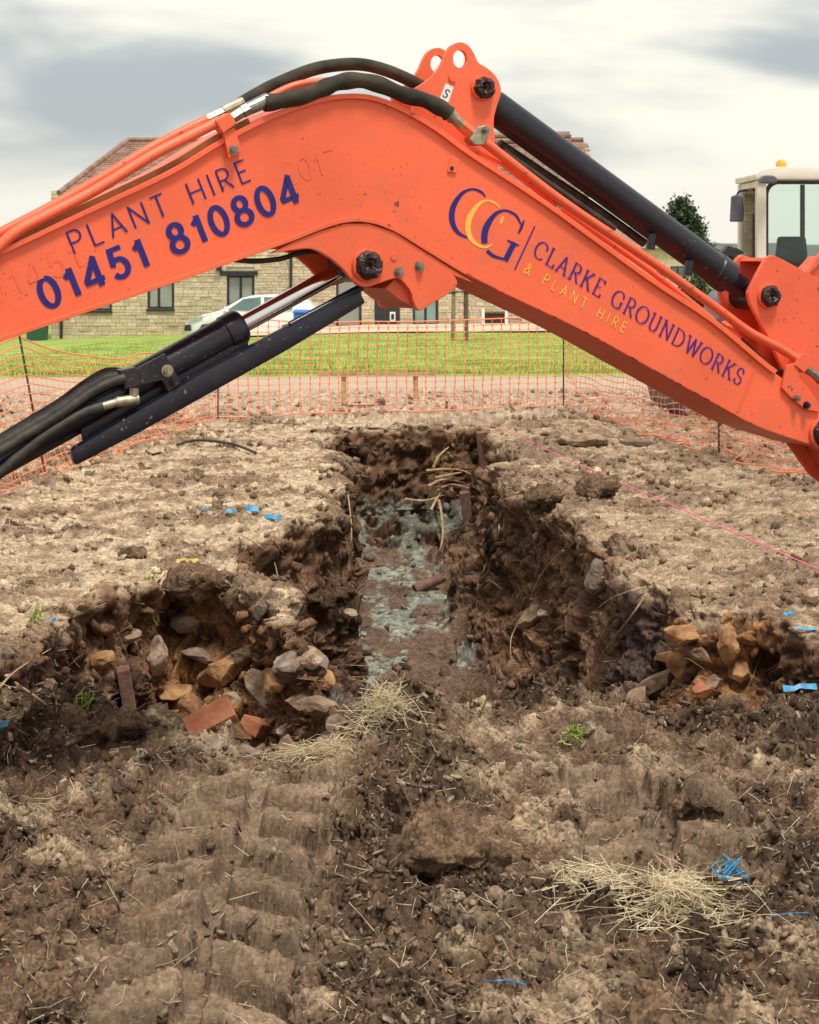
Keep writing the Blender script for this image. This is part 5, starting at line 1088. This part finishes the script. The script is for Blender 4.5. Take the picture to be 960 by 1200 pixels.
m = MB(); bxc = (915.5 - HX) / F * 18.2; m.tube([(bxc, 18.2, zt2 + .086), (bxc, 18.2, zt2 + .11)], .065, 20); bb = m.build('beacon_base', 'frame_dark', roof2); zb3 = zt2 + .11
m = MB(); m.tube([(bxc, 18.2, zb3), (bxc, 18.2, zb3 + .04), (bxc, 18.2, zb3 + .065), (bxc, 18.2, zb3 + .08)], [.058, .055, .04, .01], 20); m.build('beacon', 'amber', bb, True)
lx, lz = (899 - HX) / F * 17.6, EYE + 89 / F * 17.6
m = MB(); m.prism([Vector((lx + a_, 17.5, lz + b_)) for a_, b_ in ((-.085, -.035), (.085, -.035), (.085, .02), (.04, .045), (-.05, .045), (-.085, .01))], [Vector((lx + a_, 17.62, lz + b_)) for a_, b_ in ((-.085, -.035), (.085, -.035), (.085, .02), (.04, .045), (-.05, .045), (-.085, .01))]); m.build('work_light', 'grey_plastic', roof2, bevel=.015)
mxx = (863 - HX) / F * 18.2; zA, zB_ = EYE + 40 / F * 18.2, EYE + 72 / F * 18.2
m = MB(); m.prism([Vector((mxx + a_, 18.15, b_)) for a_, b_ in ((-.075, zA), (.065, zA), (.075, zA + .14), (.06, zB_ - .02), (.0, zB_), (-.06, zB_ - .02))], [Vector((mxx + a_, 18.2, b_)) for a_, b_ in ((-.075, zA), (.065, zA), (.075, zA + .14), (.06, zB_ - .02), (.0, zB_), (-.06, zB_ - .02))]); mir = m.build('wing_mirror', 'grey_plastic', ex2, bevel=.015)
m = MB(); m.tube(smooth_path([(mxx, 18.21, zB_ - .05), (mxx + .03, 18.22, zB_ + .03), (cx0, 18.2, zB_ + .05)], 4), .012, 8); m.build('mirror_arm', 'frame_dark', mir)
m = MB(); m.prism([Vector((x, SY - .1, z)) for x, z in ((g2x(836), .75), (g2x(840), 1.05), (g2x(845), 1.22), (g2x(856), 1.30), (cx0 - .01, 1.32), (cx0 - .01, .75))], [Vector((x, SY + .9, z)) for x, z in ((g2x(836), .75), (g2x(840), 1.05), (g2x(845), 1.22), (g2x(856), 1.30), (cx0 - .01, 1.32), (cx0 - .01, .75))]); m.build('side_cover', 'grey_plastic', ex2, True, .04)
m = MB(); m.prism([Vector((g2x(a_), SY - .2, g2z(b_))) for a_, b_ in ((842, 296), (848, 290.5), (860, 291), (868, 296), (862, 299), (848, 299.5))], [Vector((g2x(a_), SY + .05, g2z(b_))) for a_, b_ in ((842, 296), (848, 290.5), (860, 291), (868, 296), (862, 299), (848, 299.5))]); bm_ = m.build('roof_mirror', 'frame_dark', ex2)
m = MB(); m.tube([(g2x(855), SY - .05, g2z(299)), (g2x(857), SY, 1.29)], .02, 8); m.build('mirror_arm', 'frame_dark', bm_)
m = MB(); m.box(g2x(842), 5.6, SY - .15, 19.2, .62, .985); m.build('house', 'orange_worn', ex2, bevel=.05)
m = MB(); m.box(3.9, 4.7, 18.0, 18.9, .45, .618); m.build('slew_ring', 'dark_plastic', ex2)
XA, YA = Vector((1, 0, 0)), Vector((0, 1, 0))
for n0 in (17.25, 19.0): track(2.95, 5.3, n0, n0 + .42, .235, .215, ex2, Vector((0, 0, 0)), XA, YA)
m = MB(); m.prism([Vector((x, 17.25, z)) for x, z in ((2.74, .02), (2.80, .02), (2.76, .18), (2.80, .34), (2.75, .34), (2.70, .18))], [Vector((x, 19.4, z)) for x, z in ((2.74, .02), (2.80, .02), (2.76, .18), (2.80, .34), (2.75, .34), (2.70, .18))]); m.build('dozer_blade', 'dark_plastic', ex2)
for yy_ in (17.7, 18.9): m = MB(); m.tube([(2.80, yy_, .2), (3.2, yy_, .35)], .05, 8); m.build('blade_arm', 'frame_dark', ex2)

# ------------------------------------------------------------------ orange safety netting
fence = empty('safety_fence', (0, 17.5, 0), 'orange plastic safety netting hung on thin rusty pins', 'fence')
posts = [((-3.15, 9.3), 1.0, (-.05, 0)), ((-2.69, 12.7), 1.04, (-.21, 0)), ((-1.93, 17.2), 1.0, (.0, 0)), ((1.67, 18.5), 1.02, (0, 0)), ((2.52, 13.9), 1.0, (0, 0)), ((3.05, 11.2), .95, (.03, 0)), ((3.6, 8.8), .95, (.03, 0))]
tops = []
for (bx2, by2), h_, (lx_, ly_) in posts:
    z0 = gz(bx2, by2); b_ = Vector((bx2, by2, z0 - .1)); t_ = Vector((bx2 + lx_, by2 + ly_, z0 + h_)); tops.append((Vector((bx2, by2, z0)), t_))
    m = MB(); m.tube([b_, t_ + (t_ - b_).normalized() * .03], .0085, 8); m.build('post', 'post_rust', fence)
def net(i, sag, hdrop, crumple, seed):
    rh, rv = (.0026, .0085) if i == 2 else (.0042, .0050)
    (b0_, t0_), (b1_, t1_) = tops[i], tops[i + 1]; Ln = (b1_ - b0_).length; nx_ = max(6, int(Ln / .105)); nz_ = 15
    u = np.linspace(0, 1, nx_ + 1)[None, :]; v = np.linspace(0, 1, nz_ + 1)[:, None]
    B0, B1, T0, T1 = (np.array(q) for q in (b0_, b1_, t0_, t1_))
    bot = B0 + (B1 - B0) * u[..., None]; top_ = T0 + (T1 - T0) * u[..., None]
    Pn = bot + (top_ - bot) * v[..., None]
    Pn[..., 2] += -sag * 4 * u * (1 - u) * v ** 1.0 * 1.0
    nd = np.array([-(B1 - B0)[1], (B1 - B0)[0], 0]) / Ln
    nn_ = noise3(u * Ln * 1.7 + seed, v * 2.0 + 0 * u, 0 * u * v) ; nn2 = noise3(u * Ln * 5 + seed, v * 7 + 0 * u, 0 * u * v + 3)
    k_ = (1 - v) ** 2.2 * crumple
    Pn += nd * ((.05 * nn_ + .10 * nn2 * k_) * np.minimum(1, 12 * u * (1 - u)))[..., None]
    Pn[..., 2] += (.02 * nn_ * v + .05 * k_ * nn2); Pn[..., 2] = np.maximum(Pn[..., 2], np.broadcast_to(bot[..., 2], Pn.shape[:2]) + .015)
    Pn[..., 2] += .03 * (1 - v) * (noise3(u * Ln * 3 + seed, 0 * u, 0 * u) * .5 + .5)
    m = MB()
    A_ = []; 
    def seg(p, q, r1, r2):
        d = q - p; L_ = np.linalg.norm(d) + 1e-9; d = d / L_; a_ = np.cross(d, nd); a_ /= np.linalg.norm(a_) + 1e-9
        vs = [p + a_ * r1, p + nd * r1 * .6, p - a_ * r1, p - nd * r1 * .6, q + a_ * r2, q + nd * r2 * .6, q - a_ * r2, q - nd * r2 * .6]
        m.add(vs, [(0, 1, 5, 4), (1, 2, 6, 5), (2, 3, 7, 6), (3, 0, 4, 7)])
    for j in range(nz_ + 1):
        r = .0065 if j in (nz_, 0) else rh
        for i_ in range(nx_): seg(Pn[j, i_], Pn[j, i_ + 1], r, r)
    for i_ in range(nx_ + 1):
        for j in range(nz_):
            md = (Pn[j, i_] + Pn[j + 1, i_]) / 2; seg(Pn[j, i_], md, rv, .0030); seg(md, Pn[j + 1, i_], .0030, rv)
    o_ = m.mesh('net', 'net_orange'); link('net', o_, fence)
for i, a_ in enumerate(((.10, 0, .6), (.26, 0, .5), (.03, 0, .15), (.22, 0, 1.3), (.25, 0, 1.4), (.2, 0, 1))): net(i, a_[0], 0, a_[2], 3.7 * i)

# ------------------------------------------------------------------ profile board, string, offcuts
pb = empty('profile_board', ((445 - HX) / F * 19.3, 19.3, 0), 'low timber profile board on two pegs behind the netting', 'profile board')
zr_ = EYE - 138.5 / F * 19.3; xa, xb = (372 - HX) / F * 19.3, (510 - HX) / F * 19.3
m = MB(); m.box(xa, xb, 19.26, 19.285, zr_ - .022, zr_ + .025); m.build('rail', 'timber', pb)
for px in (403, 487): x = (px - HX) / F * 19.3; m = MB(); m.box(x - .028, x + .028, 19.287, 19.34, -.06, zr_ + (.02 if px < 450 else .015)); m.build('peg', 'timber', pb)
s0, s1 = Vector((.40, 18.35, .06)), Vector((2.085, 7.85, .12))
sl = empty('string_line', (s0.x, s0.y, 0), 'pink builder\'s string stretched low across the soil between pegs', 'string')
m = MB(); m.tube([s0, (s0 + s1) / 2 - EZ * .012, s1], .0034, 6); m.build('string', 'string_pink', sl)
for p in (s0, s1): m = MB(); m.tube([p + EZ * .03, p - EZ * .25], [.014, .006], 8); m.build('peg', 'dark_timber', sl)
def at_g(px, py): return pix(px, py)
def offcut(px, py, L_, w_, h_, rot, mat_, name, label, cat, group=None):
    p = at_g(px, py); m = MB(); c_, s_ = math.cos(rot), math.sin(rot)
    f = [p + Vector((c_ * a_ - s_ * b_, s_ * a_ + c_ * b_, 0)) for a_, b_ in ((-L_ / 2, -w_ / 2), (L_ / 2, -w_ / 2), (L_ / 2 * .96, w_ / 2), (-L_ / 2, w_ / 2))]
    m.prism([q - EZ * .01 for q in f], [q + EZ * h_ for q in f]); return tag(m.build(name, mat_, bevel=.004), label, cat, group)
offcut(424, 476, .32, .03, .03, .08, 'dark_timber', 'timber_offcut', 'thin dark timber strip lying by the netting', 'timber'); offcut(447, 473, .09, .07, .07, .2, 'dark_timber', 'timber_block', 'small square timber block beside the netting', 'timber')
None; offcut(748, 520, .28, .10, .03, -.1, 'dark_timber', 'timber_offcut', 'short dark timber piece beside the flat slab', 'timber')
m = MB(); m.tube(smooth_path([at_g(x, y) + EZ * (.02 + h_) for x, y, h_ in ((208, 522, 0), (228, 520, .02), (252, 521, .02), (278, 524, .01), (299, 533, 0))], 5), .012, 8)
tag(m.build('pipe_offcut', 'pipe_black', None, True), 'length of thin black pipe lying on the pale soil', 'pipe')

# ------------------------------------------------------------------ stones, bricks, clods
def rock_mesh(seed, name, mat_, ax=(1, 1, 1), ang=.35, sub=4):
    import bmesh
    bm = bmesh.new(); bmesh.ops.create_icosphere(bm, subdivisions=sub, radius=1); r_ = random.Random(seed)
    planes = [(Vector((r_.gauss(0, 1), r_.gauss(0, 1), r_.gauss(0, 1))).normalized(), r_.uniform(.46, .86)) for _ in range(15)]
    for v in bm.verts:
        for n__, d_ in planes:
            e_ = v.co.dot(n__) - d_
            if e_ > 0: v.co -= n__ * e_
    co = np.array([v.co for v in bm.verts]); dn = fbm(co[:, 0], co[:, 1], co[:, 2], 2.2, 4, .55, seed * 1.3)
    for v, d_ in zip(bm.verts, dn): v.co *= 1 + .09 * float(d_) * (1 + ang); v.co.x *= ax[0]; v.co.y *= ax[1]; v.co.z *= ax[2]
    bm.normal_update()
    for e_ in bm.edges: e_.smooth = e_.calc_face_angle(0) < .38
    me = bpy.data.meshes.new(name); bm.to_mesh(me); bm.free(); me.materials.append(MAT[mat_])
    for p_ in me.polygons: p_.use_smooth = True
    return me
def put(name, me, p, rot, label, cat, group=None):
    o_ = link(name, me); o_.location = p; o_.rotation_euler = rot; return tag(o_, label, cat, group)
def stone(px, py, size, ax, rot, mat_, label, seed, sink=.3, name='stone', cat='stone'):
    p = at_g(px, py); d = p.y; s_ = size / 2 / F * d
    return put(name, rock_mesh(seed, name, mat_, tuple(a_ * s_ for a_ in ax)), p + EZ * s_ * ax[2] * (1 - 2 * sink) - Vector((0, .25 * s_, 0)), rot, label, cat)
stone(345, 795, 78, (1.0, .8, .72), (.2, .1, .3), 'stone_grey', 'big rounded greyish rock jutting from the left trench corner', 21, .2)
stone(376, 832, 62, (1, .8, .6), (.1, .3, .8), 'stone_brown', 'blunt brown rock below the big rounded rock', 22)
stone(352, 828, 46, (1, .7, .6), (.3, .1, .2), 'stone_brown', 'small brown rock between the big rock and pale slab', 23)
stone(313, 832, 74, (.55, .35, 1.0), (-.15, -.62, .2), 'stone_pale', 'pale elongated limestone slab leaning above the red bricks', 24, .3)
stone(331, 862, 34, (.6, .35, .8), (.1, .2, .3), 'stone_pale', 'small pale stone just right of the red brick', 25)
stone(262, 790, 88, (1.0, .6, .5), (.25, -.35, -.3), 'stone_orange', 'broad orange ironstone slab under the grassy overhang', 26)
stone(205, 812, 60, (1.1, .6, .35), (.1, .15, .2), 'stone_orange', 'thin orange stone left of the broad ironstone slab', 27)
stone(275, 858, 66, (1, .6, .4), (0, .5, .3), 'stone_orange', 'flat orange stone lying between two red bricks', 28)
stone(312, 720, 52, (.5, .35, 1), (.1, .45, 0), 'stone_grey', 'smooth grey upright stone under the pale crust corner', 29)
stone(215, 738, 44, (1, .5, .7), (.1, 0, .1), 'stone_grey', 'grey squarish stone set in the left bank', 30)
stone(800, 795, 62, (.75, .5, 1.0), (.1, -.15, .2), 'stone_orange', 'upright orange stone in the right bank', 31, .25)
stone(850, 770, 60, (.8, .5, .8), (.2, .2, .4), 'stone_orange', 'rounded orange stone right of the upright orange stone', 32, .25)
stone(772, 800, 66, (1.1, .5, .45), (.1, -.6, .2), 'stone_brown', 'sloping brown slab left of the upright orange stone', 33)
stone(822, 812, 36, (1, .6, .7), (0, 0, .3), 'brick', 'rounded reddish cobble at the foot of the orange stones', 34)
stone(800, 750, 66, (1.1, .5, .5), (.1, .1, .2), 'stone_orange', 'crumbly orange lump above the upright orange stone', 35)
stone(700, 692, 44, (.8, .5, 1.1), (.1, .25, .3), 'stone_grey', 'squared grey stone hanging in the right trench wall', 36, .1)
stone(952, 706, 30, (1, .8, .7), (0, 0, 0), 'stone_pale', 'smooth pale round stone on the soil by blue plastic', 37, .15)
stone(636, 720, 16, (1, .7, .8), (0, 0, 0), 'stone_pale', 'small white stone in the right trench wall', 38)
stone(412, 722, 18, (1.2, .7, .7), (0, .4, 0), 'stone_pale', 'small white stone at the foot of the left trench wall', 39)
stone(690, 855, 24, (.8, .6, 1), (0, .1, .4), 'stone_grey', 'small grey stone standing in the near spoil', 40)
stone(622, 730, 40, (.6, .5, 1.1), (.2, .5, .2), 'stone_brown', 'long brown stone low in the right trench wall', 41)
stone(688, 517, 74, (1, .6, .28), (0, 0, .1), 'stone_brown', 'long flat stone slab on the soil beyond the trench', 51, .3)
stone(180, 530, 26, (1, .8, .6), (0, 0, 0), 'stone_pale', 'pale lump on the dry soil near the netting', 42); stone(172, 546, 22, (1.1, .8, .6), (0, 0, 1), 'stone_pale', 'pale flat lump in front of the other near the netting', 43)
for i_, (px, py, sz) in enumerate(((150, 745, 44), (120, 775, 40), (185, 770, 52), (235, 765, 46), (290, 765, 40), (225, 830, 44), (180, 838, 36), (290, 880, 30), (340, 880, 34), (385, 800, 40), (365, 770, 36), (395, 850, 34), (60, 800, 38), (320, 800, 44), (270, 825, 38), (250, 872, 30))):
    o_ = stone(px, py, sz, (1.15, .7, .5 + .25 * (i_ % 3)), (.3 * (i_ % 4) - .4, .35 * (i_ % 3) - .3, .9 * i_), ('stone_brown', 'stone_orange', 'stone_pale', 'stone_grey')[i_ % 4], ('angular brown stone half buried in the broken left bank', 'angular orange stone half buried in the broken left bank', 'angular pale stone half buried in the broken left bank', 'angular grey stone half buried in the broken left bank')[i_ % 4], 60 + i_, .42); o_['group'] = ('brown', 'orange', 'pale', 'grey')[i_ % 4] + ' rubble in the left bank'
for i_, (px, py, sz) in enumerate(((780, 770, 40), (835, 800, 34), (865, 790, 40), (815, 765, 36), (880, 745, 34), (745, 820, 40), (850, 725, 28))):
    o_ = stone(px, py, sz, (1.1, .7, .55 + .2 * (i_ % 3)), (.3 * (i_ % 4) - .3, .3 * (i_ % 3), .8 * i_), ('stone_orange', 'stone_brown')[i_ % 2], ('angular orange stone half buried in the right bank', 'angular brown stone half buried in the right bank')[i_ % 2], 90 + i_, .42); o_['group'] = ('orange', 'brown')[i_ % 2] + ' rubble in the right bank'
def brick(px, py, rot, mat_, label, L_=.215, lift=.03, s_=1.0):
    p = at_g(px, py); m = MB(); m.box(-L_ / 2 * s_, L_ / 2 * s_, -.051 * s_, .051 * s_, -.0325 * s_, .0325 * s_); return put('brick', m.mesh('brick', mat_, bevel=.006), p + EZ * lift, rot, label, 'brick')
brick(303, 860, (.35, .35, 1.15), 'brick', 'broken red brick lying end-on at the near lip', .15, .035, 1.05)
brick(247, 846, (.75, -.45, .2), 'brick', 'tilted red brick half buried in orange soil', .2, .012, .86)
brick(147, 812, (.1, 1.4, .3), 'brick_dark', 'dark brick on end deep in the left recess', .2, .03)
brick(567, 532, (.1, 1.45, .15), 'brick_dark', 'dark brick sticking out at the far right trench lip', .26, .02, 1.5)
brick(547, 603, (.1, 1.45, .1), 'brick_dark', 'dark brick halfway down the right trench wall', .26, .02, 1.4)
p_ = at_g(500, 692); m = MB(); m.tube([p_ + Vector((-.10, 0, .02)), p_ + Vector((.12, .1, .10))], .045, 14); tag(m.build('drain_pipe', 'brick_dark', None, True), 'broken dark red clay drain pipe end on the trench floor', 'pipe')
def clod(px, py, wpx, ax, seed, label, dark=1.0, sink=.35):
    p = at_g(px, py); s_ = wpx / 2 / F * p.y
    import bmesh
    bm = bmesh.new(); bmesh.ops.create_icosphere(bm, subdivisions=5, radius=1); co = np.array([v.co for v in bm.verts])
    rc = np.random.default_rng(int(seed * 10))
    for _ in range(13):
        pn = rc.normal(size=3); pn /= np.linalg.norm(pn); e_ = np.maximum(co @ pn - rc.uniform(.42, .85), 0); co = co - e_[:, None] * pn * .9
    base_ = co * np.array(ax) * s_; nrm = co / np.array(ax); nrm /= np.linalg.norm(nrm, axis=1, keepdims=True); q_ = base_ + seed
    w1, i1_ = worley3(q_[:, 0], q_[:, 1], q_[:, 2], .06, 5); w2, i2_ = worley3(q_[:, 0], q_[:, 1], q_[:, 2], .024, 6)
    dn = .9 * fbm(q_[:, 0], q_[:, 1], q_[:, 2], 9, 3, .6, seed) + .5 * fbm(q_[:, 0], q_[:, 1], q_[:, 2], 45, 3, .65, seed) + .9 * (.6 - w1) * (.6 + .4 * i1_) + .4 * (.6 - w2)
    co = base_ + nrm * dn[:, None] * .050 * min(1.4, s_ / .12); dn = dn * .6; fa = np.array([[v.index for v in f.verts] for f in bm.faces]); bm.free()
    kk = np.argmin((PV[:, 0] - p.x) ** 2 + (PV[:, 1] - p.y) ** 2)
    nc_ = fbm(q_[:, 0], q_[:, 1], q_[:, 2], 16, 3, .6, seed)[:, None]; c_ = np.clip(np.array((.15, .094, .056)) * (1 + 1.1 * nc_ + .5 * dn[:, None]), .02, .4) * (.5 + .5 * dark); o_ = link('soil_clod', np_mesh('soil_clod', co, fa, 'soil', True, c_)); o_.location = p + EZ * s_ * ax[2] * (.55 - 2 * sink + .35); return tag(o_, label, 'clod')
clod(512, 1004, 190, (1, .7, .42), 3.1, 'large rough clod of mud with pale top amid tyre prints')
clod(818, 946, 96, (1, .7, .36), 5.2, 'mossy brown clod lying on the right wheel rut', .75)
clod(120, 858, 180, (1, .55, .33), 7.3, 'long dark clod heaped at the near lip of the left recess', .7)
clod(230, 690, 110, (1.0, .6, .35), 9.4, 'overhanging turf clod above the left bank', .75)
clod(855, 838, 70, (1, .7, .5), 11.5, 'grey brown clod in front of the orange stones', .85)
clod(700, 578, 70, (1, .8, .45), 13.6, 'dark crumbly clod on the right trench lip', .55); clod(640, 590, 56, (1, .8, .45), 15.7, 'brown clod left of the dark crumbly clod', .7)
None; clod(160, 650, 36, (1, .8, .4), 18.1, 'small clod on the pale dry soil', .7)
None; None

# ------------------------------------------------------------------ straw heaps, roots, weeds, scraps
def tuft(px, py, rx, ry, n_, lmin, lmax, r, mat_, name, label, cat, hgt=.05, up=.35, curl=.3):
    p = at_g(px, py); d = p.y; sx_, sy_ = rx / F * d, ry / F * d * d / EYE * .8; m = MB()
    for i in range(n_):
        a_ = rnd.random() * 6.28; q = min(abs(rnd.gauss(0, .55)), 1.6); x, y = p.x + sx_ * q * math.cos(a_), p.y + sy_ * q * math.sin(a_)
        kk = None; z = p.z + hgt * max(0, 1 - q * q) * rnd.random() + (ground_z(x, y) - p.z) + .008
        L_ = rnd.uniform(lmin, lmax); th = rnd.random() * 6.28; dz = rnd.gauss(0, up); dd = Vector((math.cos(th), math.sin(th), dz)).normalized(); sd_ = dd.cross(EZ).normalized() * rnd.gauss(0, curl) * L_
        c_ = Vector((x, y, z)); sd2 = dd.cross(EZ).normalized() * rnd.gauss(0, curl * .6) * L_; m.tube([c_ - dd * L_ / 2, c_ - dd * L_ * .15 + sd_ * .4, c_ + dd * L_ * .2 + sd_ * .45 + sd2 * .2 + EZ * .006, c_ + dd * L_ * .48 + sd2 + EZ * rnd.uniform(-.015, .01)], r * rnd.uniform(.6, 1.4), 3, False)
    return tag(m.build(name, mat_), label, cat, None, 'stuff' if cat == 'weed' and False else None)
tuft(790, 1050, 84, 40, 330, .05, .28, .0009, 'straw', 'straw_heap', 'loose heap of pale straw beside blue twine on the mud', 'straw', .035, .12, .25)
tuft(690, 1035, 60, 20, 110, .05, .24, .0009, 'straw', 'straw_wisp', 'thin wisp of straw trailing from the heap towards the clod', 'straw', .015, .1)
tuft(447, 845, 40, 13, 190, .05, .22, .0009, 'straw', 'straw_tuft', 'bushy tuft of dry grass on the near trench lip', 'straw', .10, .6, .45)
tuft(370, 885, 60, 10, 150, .05, .18, .0009, 'straw', 'straw_mat', 'flattened straw below the red bricks at the lip', 'straw', .02, .15)
for (px, py, lab) in ((104, 834, 'small green weed at the lip of the left recess'), (672, 872, 'small green weed in the near spoil'), (42, 728, 'green weed on the pale soil by blue scrap'), (182, 715, 'green shoots under the left overhang')):
    tuft(px, py, 9, 3, 22, .03, .10, .0022, 'weed', 'weed', lab, 'weed', .05, 1.6, .3)
def scrap(px, py, wpx, hpx, rot, label, mat_='blue_plastic', seed=1, cat='plastic scrap'):
    p = at_g(px, py); d = p.y; r_ = random.Random(seed); m = MB(); n_ = 6; A_, B_ = [], []
    for i in range(n_ + 1):
        t = i / n_ - .5; q = p + Vector((math.cos(rot) * t, math.sin(rot) * t * .6, 0)) * (wpx / F * d) + EZ * (.014 + r_.uniform(0, .010)); w_ = hpx / F * d * r_.uniform(.6, 1.0)
        A_.append(q + Vector((0, .3, 1)).normalized() * w_ * .6); B_.append(q - Vector((0, 1, .2)).normalized() * w_ * .6)
    th = Vector((0, .002, -.002)); m.strip(A_, B_, [a_ + th for a_ in A_], [b_ + th for b_ in B_]); return tag(m.build('plastic_scrap', mat_, None, True), label, cat)
scrap(320, 608, 24, 8, -.5, 'blue plastic strip hanging over the left trench lip', seed=1); scrap(296, 601, 16, 10, .4, 'crumpled blue plastic scrap behind the hanging strip', seed=2); scrap(270, 602, 12, 6, .1, 'little blue scrap left of the crumpled one', seed=3); scrap(240, 598, 8, 4, .1, 'tiny blue fleck on the pale crust', seed=4)
scrap(64, 731, 8, 6, .8, 'blue scrap near the green weed', seed=5); scrap(5, 858, 14, 10, .4, 'blue scrap beside the long dark clod', seed=6); scrap(942, 740, 26, 5, .1, 'blue plastic strip under the pale round stone', seed=7); scrap(938, 810, 44, 9, .35, 'long torn blue plastic strip on the right spoil', seed=8); scrap(925, 722, 14, 5, .1, 'short blue scrap above the blue strips', seed=9)
scrap(222, 662, 26, 8, .1, 'yellow scrap on the overhanging turf clod', 'yellow_scrap', 10)
def squiggle(px, py, pts, r, mat_, name, label, cat):
    m = MB(); base = [at_g(px + a_, py + b_) + EZ * (.012 + c_) for a_, b_, c_ in pts]; m.tube(smooth_path(base, 5), r, 6); return tag(m.build(name, mat_, None, True), label, cat)
r_ = random.Random(2)
squiggle(855, 1022, [(r_.uniform(-20, 20) , r_.uniform(-16, 22), r_.uniform(0, .02)) for _ in range(26)], .0016, 'blue_plastic', 'twine_tangle', 'tangle of blue baler twine beside the straw heap', 'twine')
squiggle(590, 1157, [(-26, -2, 0), (-10, 0, .004), (8, 1, .002), (26, 2, 0)], .0022, 'blue_plastic', 'twine_strand', 'short blue strand pressed into the foreground mud', 'twine'); squiggle(930, 1077, [(-28, 1, 0), (-5, 0, .003), (25, -1, 0)], .0012, 'blue_plastic', 'twine_strand', 'thin blue strand right of the straw heap', 'twine')
def roots(name, label, paths, r):
    t = empty(name, tuple(at_g(*paths[0][0][:2])), label, 'roots')
    for pth in paths:
        P_ = []; lastD = None
        for (x, y, fw) in pth:
            p = at_g(x, y); D = p.y - fw; lastD = D; P_.append(at(x, y, D))
        m = MB(); n_ = len(P_); sp = smooth_path(P_, 5); m.tube(sp, [r * (1 - .7 * i / len(sp)) * rnd.uniform(.85, 1.15) for i in range(len(sp))], 7); m.build('root', 'root', t, True)
    return t
roots('root_bundle', 'pale tangled roots hanging down the far right trench corner', [[(514, 586, .12), (517, 600, .14), (519, 620, .14), (517, 640, .10), (512, 650, .05)], [(475, 585, .25), (492, 587, .25), (506, 585, .15), (520, 580, .05)], [(500, 552, .2), (520, 550, .2), (540, 551, .1), (552, 556, .02)], [(510, 560, .2), (530, 556, .18), (548, 552, .05)], [(508, 548, .15), (514, 535, .12), (526, 524, .05)], [(502, 570, .18), (520, 562, .15), (545, 566, .05)], [(512, 575, .15), (528, 568, .12), (550, 572, .03)], [(505, 598, .2), (510, 588, .2), (516, 578, .1)]], .016)
roots('root_strands', 'thin roots trailing over the right trench wall', [[(588, 690, .04), (572, 680, .04), (560, 690, .05), (562, 672, .03)], [(585, 615, .05), (583, 630, .06), (570, 660, .06), (560, 688, .05)], [(660, 645, .04), (640, 665, .05), (628, 685, .05), (622, 700, .03)], [(757, 688, .03), (735, 694, .06), (715, 702, .06), (702, 712, .05)], [(612, 722, .03), (600, 745, .04), (598, 765, .04)], [(755, 700, .03), (740, 722, .06), (722, 745, .06), (700, 775, .04)]], .006)
roots('root_strands', 'thin roots hanging from the left trench lip', [[(285, 628, .05), (305, 640, .06), (322, 660, .05), (328, 700, .03)], [(320, 632, .05), (332, 648, .05)], [(408, 580, .03), (412, 620, .03), (412, 690, .02)], [(392, 571, .06), (412, 565, .06)], [(0, 805, .1), (20, 785, .1), (60, 760, .05)], [(18, 800, .05), (40, 815, .1), (55, 826, .08)]], .005)
for i, (px, py, h_, lab) in enumerate(((565, 832, 40, 'thin pale stalk upright at the trench mouth'), (550, 800, 36, 'thin pale stalk leaning against the trench floor edge'), (632, 830, 28, 'short pale stalk in the near right bank'), (650, 818, 24, 'bent pale stalk beside the short one'), (600, 815, 26, 'brown stalk in the bank right of the trench floor'))):
    p = at_g(px, py); m = MB(); hh_ = h_ / F * p.y; m.tube(smooth_path([p, p + Vector((.02 * (-1) ** i, -.03, hh_ * .5)), p + Vector((.01, -.06, hh_))], 4), [.0032] * 5 + [.002] * 4, 6); tag(m.build('stalk', 'root', None, True), lab, 'stalk')
